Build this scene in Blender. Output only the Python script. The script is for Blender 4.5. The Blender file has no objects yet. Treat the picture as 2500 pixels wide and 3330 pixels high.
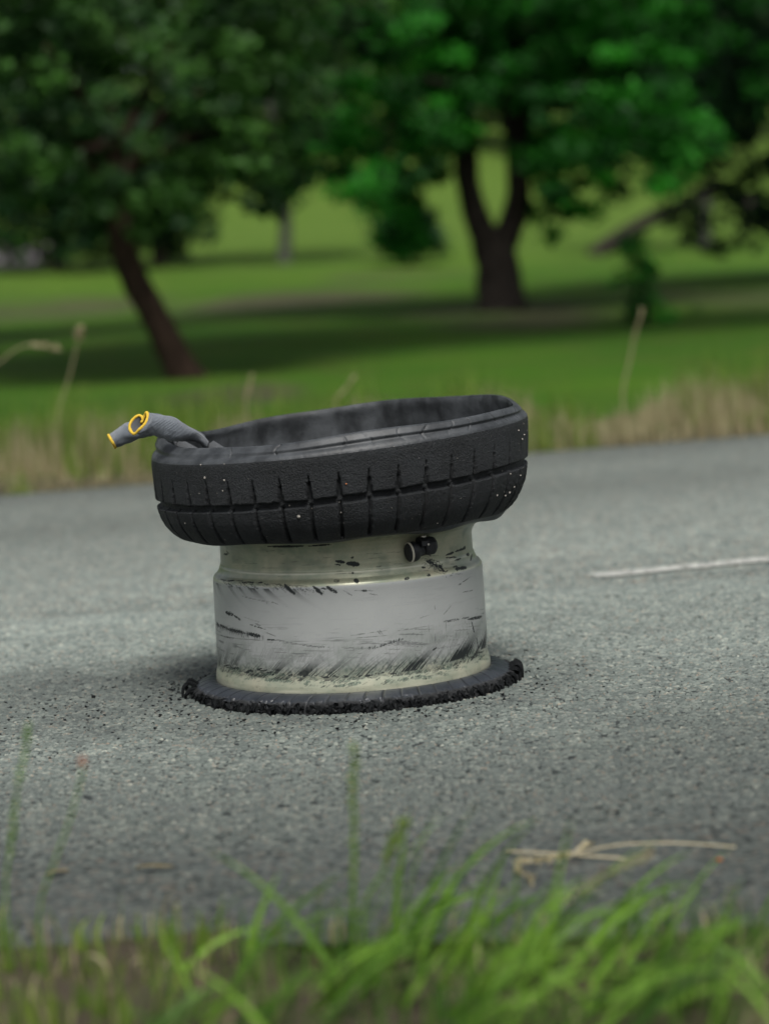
import bpy, math, random
import numpy as np
from mathutils import Vector, Matrix

rng = np.random.default_rng(7)
random.seed(7)
R = math.radians
SC = bpy.context.scene
COL = SC.collection

# ------------------------------------------------------------------ camera
F = 85.0 / 36.0 * 3330.0            # focal length in photo pixels
CAMH = 0.672
PITCH = R(5.31)
ROLL = R(3.3)
fwd = Vector((0, math.cos(PITCH), -math.sin(PITCH)))
rgt = Vector((1, 0, 0))
upv = Vector((0, math.sin(PITCH), math.cos(PITCH)))
cx = math.cos(ROLL) * rgt - math.sin(ROLL) * upv
cy = math.sin(ROLL) * rgt + math.cos(ROLL) * upv
CAMP = Vector((0, 0, CAMH))
cam = bpy.data.cameras.new('camera')
cam.sensor_fit = 'VERTICAL'; cam.sensor_height = 36.0; cam.lens = 85.0
cam.clip_start = 0.05; cam.clip_end = 2000
cam.dof.use_dof = True; cam.dof.focus_distance = 3.86; cam.dof.aperture_fstop = 2.8
camo = bpy.data.objects.new('camera', cam); COL.objects.link(camo)
M = Matrix((cx, cy, -fwd)).transposed().to_4x4(); M.translation = CAMP
camo.matrix_world = M
SC.camera = camo

# ------------------------------------------------------------------ sky, sun, exposure
SUN_EL, SUN_ROT = R(56), R(171)
W = bpy.data.worlds.new('World'); SC.world = W; W.use_nodes = True
wt = W.node_tree; wt.nodes.clear()
sky = wt.nodes.new('ShaderNodeTexSky'); sky.sky_type = 'NISHITA'; sky.sun_disc = False
sky.sun_elevation = SUN_EL; sky.sun_rotation = SUN_ROT
sky.air_density = 1.0; sky.dust_density = 4.0
hs = wt.nodes.new('ShaderNodeHueSaturation'); hs.inputs['Saturation'].default_value = 0.30
bg = wt.nodes.new('ShaderNodeBackground'); bg.inputs[1].default_value = 0.052
wo = wt.nodes.new('ShaderNodeOutputWorld')
wt.links.new(sky.outputs[0], hs.inputs['Color']); wt.links.new(hs.outputs[0], bg.inputs[0]); wt.links.new(bg.outputs[0], wo.inputs[0])
sun = bpy.data.lights.new('sun', 'SUN'); sun.energy = 1.5; sun.angle = R(20); sun.color = (1.0, 0.97, 0.92)
suno = bpy.data.objects.new('sun', sun); COL.objects.link(suno)
sd = Vector((math.sin(SUN_ROT) * math.cos(SUN_EL), math.cos(SUN_ROT) * math.cos(SUN_EL), math.sin(SUN_EL)))
suno.rotation_euler = sd.to_track_quat('Z', 'Y').to_euler()
SC.view_settings.view_transform = 'Standard'; SC.view_settings.look = 'None'
SC.view_settings.exposure = 1.38; SC.view_settings.gamma = 1.0
SC.render.engine = 'CYCLES'
SC.cycles.use_denoising = True
SC.cycles.max_bounces = 6; SC.cycles.transparent_max_bounces = 8

# ------------------------------------------------------------------ helpers
def ray(px, py):
    d = cx * ((px - 1250) / F) + cy * (-(py - 1665) / F) + fwd
    return d
def ground(px, py, z=0.0):
    d = ray(px, py); t = (z - CAMH) / d.z
    return CAMP + d * t
def at_y(px, py, Y):
    d = ray(px, py); return CAMP + d * (Y / d.y)

def make(name, V, Fc, mat=None, parent=None, smooth=True, attrs=None, uv=None):
    me = bpy.data.meshes.new(name)
    V = np.asarray(V, dtype=np.float32)
    if isinstance(Fc, np.ndarray):
        n, k = Fc.shape
        me.vertices.add(len(V)); me.vertices.foreach_set('co', V.ravel())
        me.loops.add(n * k); me.loops.foreach_set('vertex_index', Fc.astype(np.int32).ravel())
        me.polygons.add(n)
        me.polygons.foreach_set('loop_start', np.arange(0, n * k, k, dtype=np.int32))
        me.polygons.foreach_set('loop_total', np.full(n, k, dtype=np.int32))
        me.update(calc_edges=True)
    else:
        me.from_pydata([tuple(v) for v in V], [], Fc); me.update()
    me.polygons.foreach_set('use_smooth', [smooth] * len(me.polygons))
    if attrs:
        for an, arr in attrs.items():
            arr = np.asarray(arr, dtype=np.float32)
            if arr.ndim == 1:
                a = me.attributes.new(an, 'FLOAT', 'POINT'); a.data.foreach_set('value', arr)
            else:
                a = me.attributes.new(an, 'FLOAT_VECTOR', 'POINT'); a.data.foreach_set('vector', arr.ravel())
    if mat:
        for m in (mat if isinstance(mat, (list, tuple)) else [mat]): me.materials.append(m)
    o = bpy.data.objects.new(name, me); COL.objects.link(o)
    if parent: o.parent = parent
    return o
def empty(name, loc=(0, 0, 0)):
    o = bpy.data.objects.new(name, None); COL.objects.link(o); o.location = loc; o.empty_display_size = 0.1
    return o
def tag(o, label=None, cat=None, group=None, kind=None):
    if label: o['label'] = label
    if cat: o['category'] = cat
    if group: o['group'] = group
    if kind: o['kind'] = kind
    return o
def gridfaces(nr, nc, closed=False):
    i = np.arange(nr - 1)[:, None]; ncc = nc if closed else nc - 1
    j = np.arange(ncc)[None, :]; j2 = (j + 1) % nc
    a = i * nc + j; b = i * nc + j2; c = (i + 1) * nc + j2; d = (i + 1) * nc + j
    return np.stack([a, b, c, d], -1).reshape(-1, 4)
def hsh(i, j, s=0):
    n = (i.astype(np.int64) * 374761393 + j.astype(np.int64) * 668265263 + s * 974634777) & 0x7fffffff
    n = ((n ^ (n >> 13)) * 1274126177) & 0x7fffffff
    return ((n ^ (n >> 16)) & 0xffff) / 65535.0
def vnoise(x, y, s=0):
    x = np.asarray(x, float); y = np.asarray(y, float)
    i = np.floor(x); j = np.floor(y); u = x - i; v = y - j
    u = u * u * (3 - 2 * u); v = v * v * (3 - 2 * v)
    a = hsh(i, j, s); b = hsh(i + 1, j, s); c = hsh(i, j + 1, s); d = hsh(i + 1, j + 1, s)
    return a + (b - a) * u + (c - a) * v + (a - b - c + d) * u * v
def fbm(x, y, s=0, o=4):
    t = 0; a = 0.5; tot = 0
    for k in range(o):
        t = t + a * vnoise(x * 2**k, y * 2**k, s + k); tot += a; a *= 0.5
    return t / tot
def smooth(e0, e1, x):
    t = np.clip((x - e0) / (e1 - e0), 0, 1); return t * t * (3 - 2 * t)

# ---- node helper
class NT:
    def __init__(s, name):
        s.m = bpy.data.materials.new(name); s.m.use_nodes = True; s.t = s.m.node_tree
        s.b = s.t.nodes['Principled BSDF']; s.out = s.t.nodes['Material Output']
    def n(s, typ, **kw):
        nd = s.t.nodes.new(typ)
        for k, v in kw.items():
            if k.startswith('in_'):
                key = k[3:]; key = int(key) if key.isdigit() else key
                nd.inputs[key].default_value = v
            else: setattr(nd, k, v)
        return nd
    def l(s, a, b): s.t.links.new(a, b)
    def set(s, **kw):
        for k, v in kw.items(): s.b.inputs[k.replace('_', ' ')].default_value = v
    def mix(s, fac, a, b, mode='MIX'):
        nd = s.t.nodes.new('ShaderNodeMix'); nd.data_type = 'RGBA'; nd.blend_type = mode
        for sock, v in ((nd.inputs[0], fac), (nd.inputs[6], a), (nd.inputs[7], b)):
            if hasattr(v, 'is_linked'): s.l(v, sock)
            elif isinstance(v, (int, float)): sock.default_value = v
            else: sock.default_value = (*v, 1) if len(v) == 3 else v
        return nd.outputs[2]
    def ramp(s, src, stops, interp='LINEAR'):
        nd = s.t.nodes.new('ShaderNodeValToRGB'); e = nd.color_ramp.elements; nd.color_ramp.interpolation = interp
        while len(e) < len(stops): e.new(0.5)
        for el, (p, c) in zip(e, stops):
            el.position = p; el.color = (c, c, c, 1) if isinstance(c, (int, float)) else (*c, 1)
        s.l(src, nd.inputs[0]); return nd.outputs[0]
    def math(s, op, a, b=0.5):
        nd = s.t.nodes.new('ShaderNodeMath'); nd.operation = op
        for sock, v in ((nd.inputs[0], a), (nd.inputs[1], b)):
            if hasattr(v, 'is_linked'): s.l(v, sock)
            else: sock.default_value = v
        return nd.outputs[0]
    def obj(s): return s.n('ShaderNodeTexCoord').outputs['Object']
    def attr(s, name): 
        a = s.n('ShaderNodeAttribute'); a.attribute_name = name; return a
    def noise(s, scale, detail=4, rough=0.55, vec=None):
        nd = s.n('ShaderNodeTexNoise'); nd.inputs['Scale'].default_value = scale; nd.inputs['Detail'].default_value = detail; nd.inputs['Roughness'].default_value = rough
        s.l(vec if vec is not None else s.obj(), nd.inputs['Vector']); return nd.outputs[0]
    def bump(s, h, strength, dist, prev=None):
        nd = s.n('ShaderNodeBump'); nd.inputs['Strength'].default_value = strength; nd.inputs['Distance'].default_value = dist
        s.l(h, nd.inputs['Height'])
        if prev is not None: s.l(prev, nd.inputs['Normal'])
        s.l(nd.outputs[0], s.b.inputs['Normal']); return nd.outputs[0]

# ------------------------------------------------------------------ layout frame
WC = ground(1153, 2236)                       # wheel stands here
a0 = ground(0, 1612); a1 = ground(2500, 1413)
rd = (a1 - a0); rd.z = 0; rd.normalize()      # along the road
rn = Vector((-rd.y, rd.x, 0))                 # across the road, away from camera
VFAR = a0.dot(rn)
n0 = ground(0, 3090); n1 = ground(2500, 3040)
VNEAR = 0.5 * (n0 + n1).dot(rn)
nd_ = (n1 - n0); nd_.normalize(); nn_ = Vector((-nd_.y, nd_.x, 0)); NNEAR = n0.dot(nn_)
def vcoord(x, y): return x * rn.x + y * rn.y - VFAR
def ucoord(x, y): return x * rd.x + y * rd.y
TV = np.array([-500, -12, -0.3, 0.0, 0.35, 2, 7, 14, 22, 32, 45, 70, 110, 200, 400, 900.])
TZ = np.array([-.03, -.03, -.03, -.012, .03, .06, .13, .23, .33, .52, 1.0, 3.0, 8.0, 20., 40., 60.])
def terr(x, y):
    v = vcoord(np.asarray(x, float), np.asarray(y, float))
    z = np.interp(v, TV, TZ)
    bump = (fbm(np.asarray(x) * .11 + 7, np.asarray(y) * .11, 3, 3) - .5) * np.clip(v / 30, 0, 1) * .35
    return z + bump
def terr_hit(px, py):
    d = ray(px, py); t = 5.0
    while t < 400:
        p = CAMP + d * t
        if p.z <= float(terr(p.x, p.y)): return p
        t *= 1.004
    return CAMP + d * 150

# ------------------------------------------------------------------ materials
def mat_lawn():
    m = NT('lawn_grass'); o = m.obj()
    n1_ = m.noise(0.22, 5, .6, o); n2_ = m.noise(1.7, 6, .65, o); n3_ = m.noise(18, 6, .7, o)
    c = m.mix(m.ramp(n1_, [(.35, 0), (.65, 1)]), (.020, .084, .004), (.068, .150, .009))
    c = m.mix(m.math('MULTIPLY', m.ramp(n2_, [(.46, 0), (.66, 1)]), .7), c, (.070, .078, .020))
    c = m.mix(m.ramp(n3_, [(.3, .45), (.7, 0)]), c, (.02, .05, .006))
    mead = m.attr('meadow').outputs['Fac']
    c = m.mix(mead, c, m.mix(n2_, (.052, .105, .012), (.095, .145, .026)))
    a = m.attr('soil').outputs['Fac']  # bare soil mask; two of its patches carry painted tree shade
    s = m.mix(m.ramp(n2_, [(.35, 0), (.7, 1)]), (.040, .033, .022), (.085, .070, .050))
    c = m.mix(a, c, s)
    m.l(c, m.b.inputs['Base Color']); m.set(Roughness=.95, Specular_IOR_Level=.1)
    m.bump(n3_, .8, .05)
    return m.m
def mat_road(patch=False):
    m = NT('asphalt_patch' if patch else 'asphalt'); o = m.obj()
    big = m.noise(1.1, 5, .6, o); mid = m.noise(9, 4, .6, o); fine = m.noise(420, 3, .6, o)
    if patch:
        at = m.attr('cell'); sep = m.n('ShaderNodeSeparateXYZ'); m.l(at.outputs['Vector'], sep.inputs[0])
        rnd = sep.outputs[0]; hgt = sep.outputs[1]; rnd2 = sep.outputs[2]
    else:
        vo = m.n('ShaderNodeTexVoronoi'); vo.inputs['Scale'].default_value = 118; m.l(o, vo.inputs['Vector'])
        sepc = m.n('ShaderNodeSeparateColor'); m.l(vo.outputs['Color'], sepc.inputs[0])
        rnd = sepc.outputs[0]; rnd2 = sepc.outputs[1]
        hgt = m.math('SUBTRACT', 1.0, m.math('MULTIPLY', vo.outputs['Distance'], .85))
    stone = m.ramp(rnd, [(0, (.080, .090, .087)), (.35, (.118, .131, .125)), (.7, (.158, .170, .160)), (.95, (.205, .212, .194)), (1, (.33, .32, .285))])
    stone = m.mix(m.ramp(rnd2, [(.82, 0), (.95, .5)]), stone, (.29, .20, .15))
    stone = m.mix(m.ramp(fine, [(.35, .35), (.65, 0)]), stone, (.06, .06, .06))
    c = m.mix(m.ramp(hgt, [(.26, 1), (.58, 0)]), stone, (.014, .017, .018))
    # wear along the wheel tracks; tone darker towards both road edges
    sx = m.n('ShaderNodeSeparateXYZ'); m.l(o, sx.inputs[0])
    v = m.math('ADD', m.math('MULTIPLY', sx.outputs[0], rn.x), m.math('MULTIPLY', sx.outputs[1], rn.y))
    v = m.math('ADD', v, m.math('MULTIPLY', m.math('SUBTRACT', big, .5), .9))
    v = m.math('DIVIDE', m.math('SUBTRACT', v, VNEAR), VFAR - VNEAR)
    tr = m.ramp(v, [(0, .36), (.05, .42), (.12, .55), (.18, .76), (.24, 1.0), (.30, .95), (.38, 1.06), (.50, 1.42), (.64, 1.18), (.76, .86), (.86, 1.0), (.95, .78), (1, .62)])
    c = m.mix(1.0, c, tr, 'MULTIPLY')
    c = m.mix(m.ramp(mid, [(.35, .28), (.6, 0)]), c, (.05, .053, .055))
    c = m.mix(1.0, c, (1.28, 1.37, 1.31), 'MULTIPLY')
    # rubber dust ground into the surface round the wheel, dragged out to the left
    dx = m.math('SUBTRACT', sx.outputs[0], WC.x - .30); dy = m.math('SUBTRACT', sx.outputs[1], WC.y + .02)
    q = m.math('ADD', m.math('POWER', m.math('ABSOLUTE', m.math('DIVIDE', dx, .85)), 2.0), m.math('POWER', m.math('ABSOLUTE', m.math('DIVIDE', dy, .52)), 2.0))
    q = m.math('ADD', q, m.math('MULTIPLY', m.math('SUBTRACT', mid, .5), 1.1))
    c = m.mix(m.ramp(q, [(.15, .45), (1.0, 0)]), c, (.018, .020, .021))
    m.l(c, m.b.inputs['Base Color']); m.set(Roughness=.85, Specular_IOR_Level=.25)
    if patch: m.bump(fine, .35, .001)
    else:
        b = m.bump(hgt, .9, .006); m.bump(fine, .3, .001, b)
    return m.m
def mat_rubber(name, base=(.011, .013, .016), rough=.62, bump=(260, .5, .0015), dusty=True, spec=.28):
    m = NT(name); o = m.obj()
    n = m.noise(bump[0], 6, .7, o); d = m.noise(14, 5, .6, o)
    g2 = m.noise(70, 5, .7, o)
    c = m.mix(m.ramp(d, [(.4, 0), (.75, .6)]), base, tuple(min(1, b * 2.6 + .010) for b in base))
    c = m.mix(m.ramp(g2, [(.5, 0), (.72, .45)]), c, tuple(min(1, b * 2.2 + .012) for b in base))
    if dusty:
        sp = m.noise(620, 2, .5, o)
        c = m.mix(m.ramp(sp, [(.72, 0), (.78, .45)]), c, (.16, .16, .15))
    m.l(c, m.b.inputs['Base Color']); m.set(Roughness=rough, Specular_IOR_Level=spec)
    m.l(m.ramp(d, [(.3, rough - .1), (.7, rough + .12)]), m.b.inputs['Roughness'])
    m.bump(n, bump[1], bump[2])
    return m.m
def mat_liner():
    m = NT('inner_liner_rubber'); mp = m.n('ShaderNodeMapping'); mp.inputs['Scale'].default_value = (1, 1, .55); m.l(m.obj(), mp.inputs[0])
    a = m.noise(22, 4, .55, mp.outputs[0]); b = m.noise(160, 4, .6)
    c = m.mix(m.ramp(a, [(.38, 0), (.62, 1)]), (.014, .016, .018), (.050, .055, .060))
    c = m.mix(m.ramp(b, [(.62, 0), (.72, .6)]), c, (.006, .007, .008))
    m.l(c, m.b.inputs['Base Color']); m.set(Roughness=.6, Specular_IOR_Level=.3); m.bump(b, .3, .002)
    return m.m
def mat_flat(name, col, rough=.6, metallic=0.0, var=.25, scale=60, bump=0.0, spec=.4):
    m = NT(name); n = m.noise(scale, 4, .6)
    dk = tuple(c * (1 - var) for c in col); lt = tuple(min(1, c * (1 + var)) for c in col)
    m.l(m.mix(n, dk, lt), m.b.inputs['Base Color']); m.set(Roughness=rough, Metallic=metallic, Specular_IOR_Level=spec)
    if bump: m.bump(n, .6, bump)
    return m.m
def mat_leaf(name, c0, c1, trans=.35, rough=.55):
    m = NT(name); a = m.attr('tint').outputs['Fac']
    c = m.mix(a, c0, c1); m.l(c, m.b.inputs['Base Color']); m.set(Roughness=rough, Specular_IOR_Level=.3)
    tr = m.n('ShaderNodeBsdfTranslucent'); m.l(c, tr.inputs[0])
    mx = m.n('ShaderNodeMixShader'); mx.inputs[0].default_value = trans
    m.l(m.b.outputs[0], mx.inputs[1]); m.l(tr.outputs[0], mx.inputs[2]); m.l(mx.outputs[0], m.out.inputs[0])
    return m.m
def mat_bark(name, c0, c1, scale=9):
    m = NT(name); mp = m.n('ShaderNodeMapping'); mp.inputs['Scale'].default_value = (3, 3, .6); m.l(m.obj(), mp.inputs[0])
    n = m.noise(scale, 6, .7, mp.outputs[0])
    m.l(m.mix(m.ramp(n, [(.35, 0), (.65, 1)]), c0, c1), m.b.inputs['Base Color']); m.set(Roughness=.95, Specular_IOR_Level=.1)
    m.bump(n, .9, .03)
    return m.m
def mat_rim():
    m = NT('scuffed_wheel_paint'); o = m.obj()
    dark = m.attr('dark').outputs['Fac']; zone = m.attr('zone').outputs['Fac']; dirt = m.attr('dirt').outputs['Fac']
    n = m.noise(22, 5, .65, o); f = m.noise(240, 3, .6, o)
    mp = m.n('ShaderNodeMapping'); mp.inputs['Scale'].default_value = (14, 14, 160); m.l(o, mp.inputs[0])
    st = m.noise(1.0, 6, .65, mp.outputs[0])
    grey = m.mix(n, (.275, .290, .284), (.338, .348, .344))
    coat = m.mix(m.ramp(n, [(.35, 0), (.65, 1)]), (.21, .245, .175), (.35, .34, .245))
    c = m.mix(zone, grey, coat)
    c = m.mix(m.ramp(st, [(.56, 0), (.8, .35)]), c, (.17, .175, .17))
    c = m.mix(m.ramp(f, [(.70, 0), (.78, .55)]), c, (.09, .10, .09))
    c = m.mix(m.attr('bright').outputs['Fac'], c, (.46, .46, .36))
    c = m.mix(dirt, c, (.085, .115, .088))
    c = m.mix(dark, c, (.010, .014, .014))
    m.l(c, m.b.inputs['Base Color']); m.set(Specular_IOR_Level=.5)
    m.l(m.ramp(dark, [(0, .36), (1, .7)]), m.b.inputs['Roughness'])
    m.set(Metallic=.30)
    m.bump(f, .12, .0006)
    return m.m
def mat_knit():
    m = NT('grey_ribbed_knit'); uvn = m.n('ShaderNodeUVMap'); sp = m.n('ShaderNodeSeparateXYZ'); m.l(uvn.outputs[0], sp.inputs[0])
    w = m.math('SINE', m.math('MULTIPLY', sp.outputs[0], 2 * math.pi * 46)); w2 = m.math('SINE', m.math('MULTIPLY', sp.outputs[1], 2 * math.pi * 75))
    h = m.math('ADD', m.math('MULTIPLY', w, .5), m.math('MULTIPLY', w2, .18))
    c = m.mix(m.ramp(h, [(0, 0), (.6, 1)]), (.085, .10, .118), (.235, .255, .28))
    m.l(c, m.b.inputs['Base Color']); m.set(Roughness=.95, Specular_IOR_Level=.1, Sheen_Weight=.25)
    m.bump(h, .8, .0012)
    return m.m

MAT = dict(
    lawn=mat_lawn(), road=mat_road(), roadp=mat_road(True),
    tread=mat_rubber('worn_tread_rubber', (.0045, .0058, .0070), .58, (330, 1.0, .0034), True, .32),
    side=mat_rubber('smooth_sidewall_rubber', (.012, .015, .019), .46, (90, .12, .001), False, .35),
    liner=mat_liner(),
    torn=mat_rubber('torn_rubber', (.0035, .0042, .0048), .85, (500, .8, .002), False, .12),
    rim=mat_rim(), plastic=mat_flat('black_plastic', (.010, .011, .013), .5, 0, .4, 80, .0006),
    metal=mat_flat('bright_metal', (.55, .52, .48), .28, 1.0, .2), tape=mat_flat('pale_label', (.42, .40, .33), .6),
    knit=mat_knit(), yellow=mat_flat('yellow_hem', (.52, .35, .045), .9, 0, .45, 500, .0008, .1),
    stone=mat_flat('pale_grit', (.24, .225, .20), .8, 0, .4, 200), stone2=mat_flat('orange_grit', (.55, .17, .05), .8, 0, .3, 200),
    paint=None, soil=mat_flat('soil', (.085, .07, .05), .95, 0, .5, 25, .01, .1),
    green=mat_leaf('green_blade', (.011, .053, .004), (.19, .36, .04), .4),
    dry=mat_leaf('dry_blade', (.16, .125, .055), (.49, .44, .27), .4),
    vgreen=mat_leaf('verge_green_blade', (.05, .115, .012), (.19, .27, .04), .4),
    leafA=mat_leaf('dull_leaf', (.005, .028, .005), (.060, .170, .022), .42), leafB=mat_leaf('emerald_leaf', (.006, .050, .006), (.05, .36, .024), .5),
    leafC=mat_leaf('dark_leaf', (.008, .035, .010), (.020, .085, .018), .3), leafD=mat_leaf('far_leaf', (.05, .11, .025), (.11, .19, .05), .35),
    barkA=mat_bark('reddish_bark', (.012, .008, .006), (.048, .031, .022)), barkB=mat_bark('dark_bark', (.012, .010, .009), (.045, .037, .032)),
    barkC=mat_bark('pale_bark', (.05, .055, .045), (.10, .10, .085)),
    pathm=mat_flat('path_gravel', (.13, .12, .12), .95, 0, .25, 6, .0, .1), rust=mat_flat('reddish_seed', (.26, .075, .03), .9, 0, .4, 300),
    straw=mat_flat('dry_straw', (.36, .32, .21), .7, 0, .25, 90), 
)

# ------------------------------------------------------------------ ground and road
def build_ground():
    vs = np.concatenate([np.array([-60, -30, -14, -10.0]), np.linspace(-9, -.4, 30), np.linspace(-.3, .6, 14), np.geomspace(.7, 320, 150)])
    us = np.concatenate([-np.geomspace(320, 6, 60), np.linspace(-5.9, 5.9, 80), np.geomspace(6, 320, 60)])
    U, Vv = np.meshgrid(us, vs)
    X = U * rd.x + (Vv + VFAR) * rn.x; Y = U * rd.y + (Vv + VFAR) * rn.y
    Z = terr(X, Y)
    near = (X * nn_.x + Y * nn_.y - NNEAR)                       # negative: camera side of the near road edge
    Z = np.where((near < 0.03) & (Vv < -2), np.clip(-near, 0, 1) * .05 + .004 + .018 * (fbm(X * 9, Y * 9, 5, 3) - .35), Z)
    Z = np.where((near < 0.0) & (Vv < -2) & (near > -.04), .002, Z)
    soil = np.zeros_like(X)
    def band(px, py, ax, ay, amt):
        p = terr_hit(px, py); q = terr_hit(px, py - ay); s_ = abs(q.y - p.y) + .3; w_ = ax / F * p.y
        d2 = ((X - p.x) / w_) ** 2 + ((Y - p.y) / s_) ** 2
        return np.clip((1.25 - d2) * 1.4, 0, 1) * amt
    for b in [(1000, 975, 420, 26, .85), (800, 1005, 300, 20, .5), (760, 1285, 230, 26, .75), (1640, 1010, 330, 28, .75), (150, 1010, 420, 34, .7), (2350, 960, 300, 30, .6), (1280, 905, 260, 16, .55)]:  # bare soil patches; the outermost left and right ones paint tree shade
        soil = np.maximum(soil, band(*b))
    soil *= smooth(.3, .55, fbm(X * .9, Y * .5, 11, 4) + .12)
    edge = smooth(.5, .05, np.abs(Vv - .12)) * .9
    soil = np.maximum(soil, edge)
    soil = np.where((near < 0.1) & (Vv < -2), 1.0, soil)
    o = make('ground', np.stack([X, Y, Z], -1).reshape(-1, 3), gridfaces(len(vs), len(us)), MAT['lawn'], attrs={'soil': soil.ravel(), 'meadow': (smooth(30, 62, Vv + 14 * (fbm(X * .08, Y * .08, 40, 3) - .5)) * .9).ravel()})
    tag(o, kind='structure')
build_ground()

def cellular(x, y, cell, s):
    gx = x / cell; gy = y / cell
    i = np.floor(gx); j = np.floor(gy)
    f1 = np.full(x.shape, 9.0); f2 = np.full(x.shape, 9.0); cid = np.zeros(x.shape); cid2 = np.zeros(x.shape)
    for di in (-1, 0, 1):
        for dj in (-1, 0, 1):
            a = i + di; b = j + dj
            d = np.hypot(a + .1 + .8 * hsh(a, b, s) - gx, b + .1 + .8 * hsh(a, b, s + 1) - gy)
            w = .80 + .4 * hsh(a, b, s + 4); d = d / w
            c = hsh(a, b, s + 2); c2 = hsh(a, b, s + 3)
            m = d < f1
            f2 = np.where(m, f1, np.minimum(f2, d)); cid = np.where(m, c, cid); cid2 = np.where(m, c2, cid2); f1 = np.where(m, d, f1)
    return f1, f2, cid, cid2

def build_road():
    us = np.linspace(-60, 60, 121)
    rows = []
    for u in us:
        # near edge follows the ragged near verge line inside the picture and the parallel far away
        pf = rd * u + rn * (VFAR + .06 * (vnoise(u * 1.3, 0, 2) - .5))
        # intersection of the cross line with the near verge line
        pn = rd * u + rn * VNEAR
        t = (NNEAR - pn.dot(nn_)) / rn.dot(nn_)
        t = max(-1.0, min(1.0, t)) if abs(u) < 6 else 0
        pn = pn + rn * t
        rows.append([pn.lerp(pf, k / 12) for k in range(13)])
    V = np.array([[(p.x, p.y, 0.0) for p in r] for r in rows]).reshape(-1, 3)
    Fc = gridfaces(121, 13)
    nflat = len(V)
    # finely surfaced strip where single chippings can be told apart
    nr, nc = 860, 640
    ys = np.geomspace(2.85, 5.3, nr); s = np.linspace(-1, 1, nc)
    S, Y = np.meshgrid(s, ys); X = S * Y * .2
    f1, f2, cid, cid2 = cellular(X, Y, .0074, 20)
    g1, g2, did, did2 = cellular(X + 3, Y + 5, .0047, 40)
    edge = np.clip((f2 - f1) * 2.2, 0, 1)
    body = np.sqrt(np.clip(1 - (f1 * 1.05) ** 2, 0, 1))
    h = (.34 + .66 * cid2) * body * smooth(0, .5, edge)
    h2 = smooth(0, .5, np.clip((g2 - g1) * 2, 0, 1)) * (.3 + .5 * did2)
    big = cid2 > .16
    hh = np.where(big, h, .25 * h2)
    fade = smooth(0, .05, 1 - np.abs(S)) * smooth(2.85, 3.0, Y) * smooth(5.3, 5.0, Y)
    Z = -.0012 + fade * (0.0012 + .0007 + .0050 * hh + .0010 * fbm(X * 14, Y * 14, 8, 3) + .0005 * vnoise(X * 500, Y * 500, 9))
    Z += fade * .004 * (fbm(X * 1.5, Y * 1.5, 31, 2) - .5) * 0
    cell = np.stack([np.where(big, cid, did), np.clip(.15 + hh * 1.1, 0, 1), np.where(big, did, cid)], -1)
    P = np.stack([X, Y, Z], -1).reshape(-1, 3)
    Fp = gridfaces(nr, nc) + nflat
    att = np.zeros((nflat + len(P), 3)); att[nflat:] = cell.reshape(-1, 3)
    o = make('road', np.concatenate([V, P]), np.concatenate([Fc, Fp]), [MAT['road'], MAT['roadp']], attrs={'cell': att})
    mi = np.zeros(len(Fc) + len(Fp), dtype=np.int32); mi[len(Fc):] = 1
    o.data.polygons.foreach_set('material_index', mi)
    tag(o, kind='structure')
build_road()

def road_line(name, pA, pB, width, cover, label, zz=.004):
    m = NT('road_paint'); n = m.noise(38, 5, .7); n2 = m.noise(300, 3, .6)
    k = m.math('ADD', m.math('MULTIPLY', n, .65), m.math('MULTIPLY', n2, .35))
    m.set(Roughness=.7); m.l(m.mix(n, (.34, .35, .325), (.46, .46, .425)), m.b.inputs['Base Color'])
    m.l(m.ramp(k, [(1 - cover - .06, 0), (1 - cover + .06, 1)]), m.b.inputs['Alpha'])
    d = (pB - pA); L = d.length; d.normalize(); nrm = Vector((-d.y, d.x, 0))
    n_ = int(L / .05); V = []
    for i in range(n_ + 1):
        for sgn in (-1, 1):
            p = pA + d * (L * i / n_) + nrm * (sgn * width / 2 + .008 * (vnoise(i * .7, sgn * 5, 3) - .5)); V.append((p.x, p.y, zz))
    o = make(name, V, gridfaces(n_ + 1, 2), m.m)
    tag(o, label, 'road marking')
    return o
lA = ground(1925, 1877); lB = ground(2500, 1822); ld = (lB - lA).normalized()
road_line('road_line', lA, lA + ld * 3.0, .075, .54, 'white painted dash on the asphalt to the right behind the wheel')['kind'] = 'structure'
lw = lA - ld * 1.12
road_line('road_line', lw - ld * .34, lw, .10, .30, 'almost worn away pale dash on the asphalt left of the wheel', .0075)['kind'] = 'structure'

# ------------------------------------------------------------------ wheel
wheel = empty('wrecked_wheel', WC)
tag(wheel, 'scuffed silver wheel standing on its side with a shredded black tyre sagging around its top', 'wheel')
def wl(px, py, r):
    """angle and height where the pixel's ray meets a cylinder of radius r about the wheel axis (front side)"""
    d = ray(px, py); o = CAMP - WC
    a = d.x ** 2 + d.y ** 2; b = 2 * (o.x * d.x + o.y * d.y); c = o.x ** 2 + o.y ** 2 - r * r
    disc = b * b - 4 * a * c
    t = (-b - math.sqrt(max(disc, 0))) / (2 * a)
    p = o + d * t
    return math.atan2(p.x, -p.y), p.z

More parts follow.
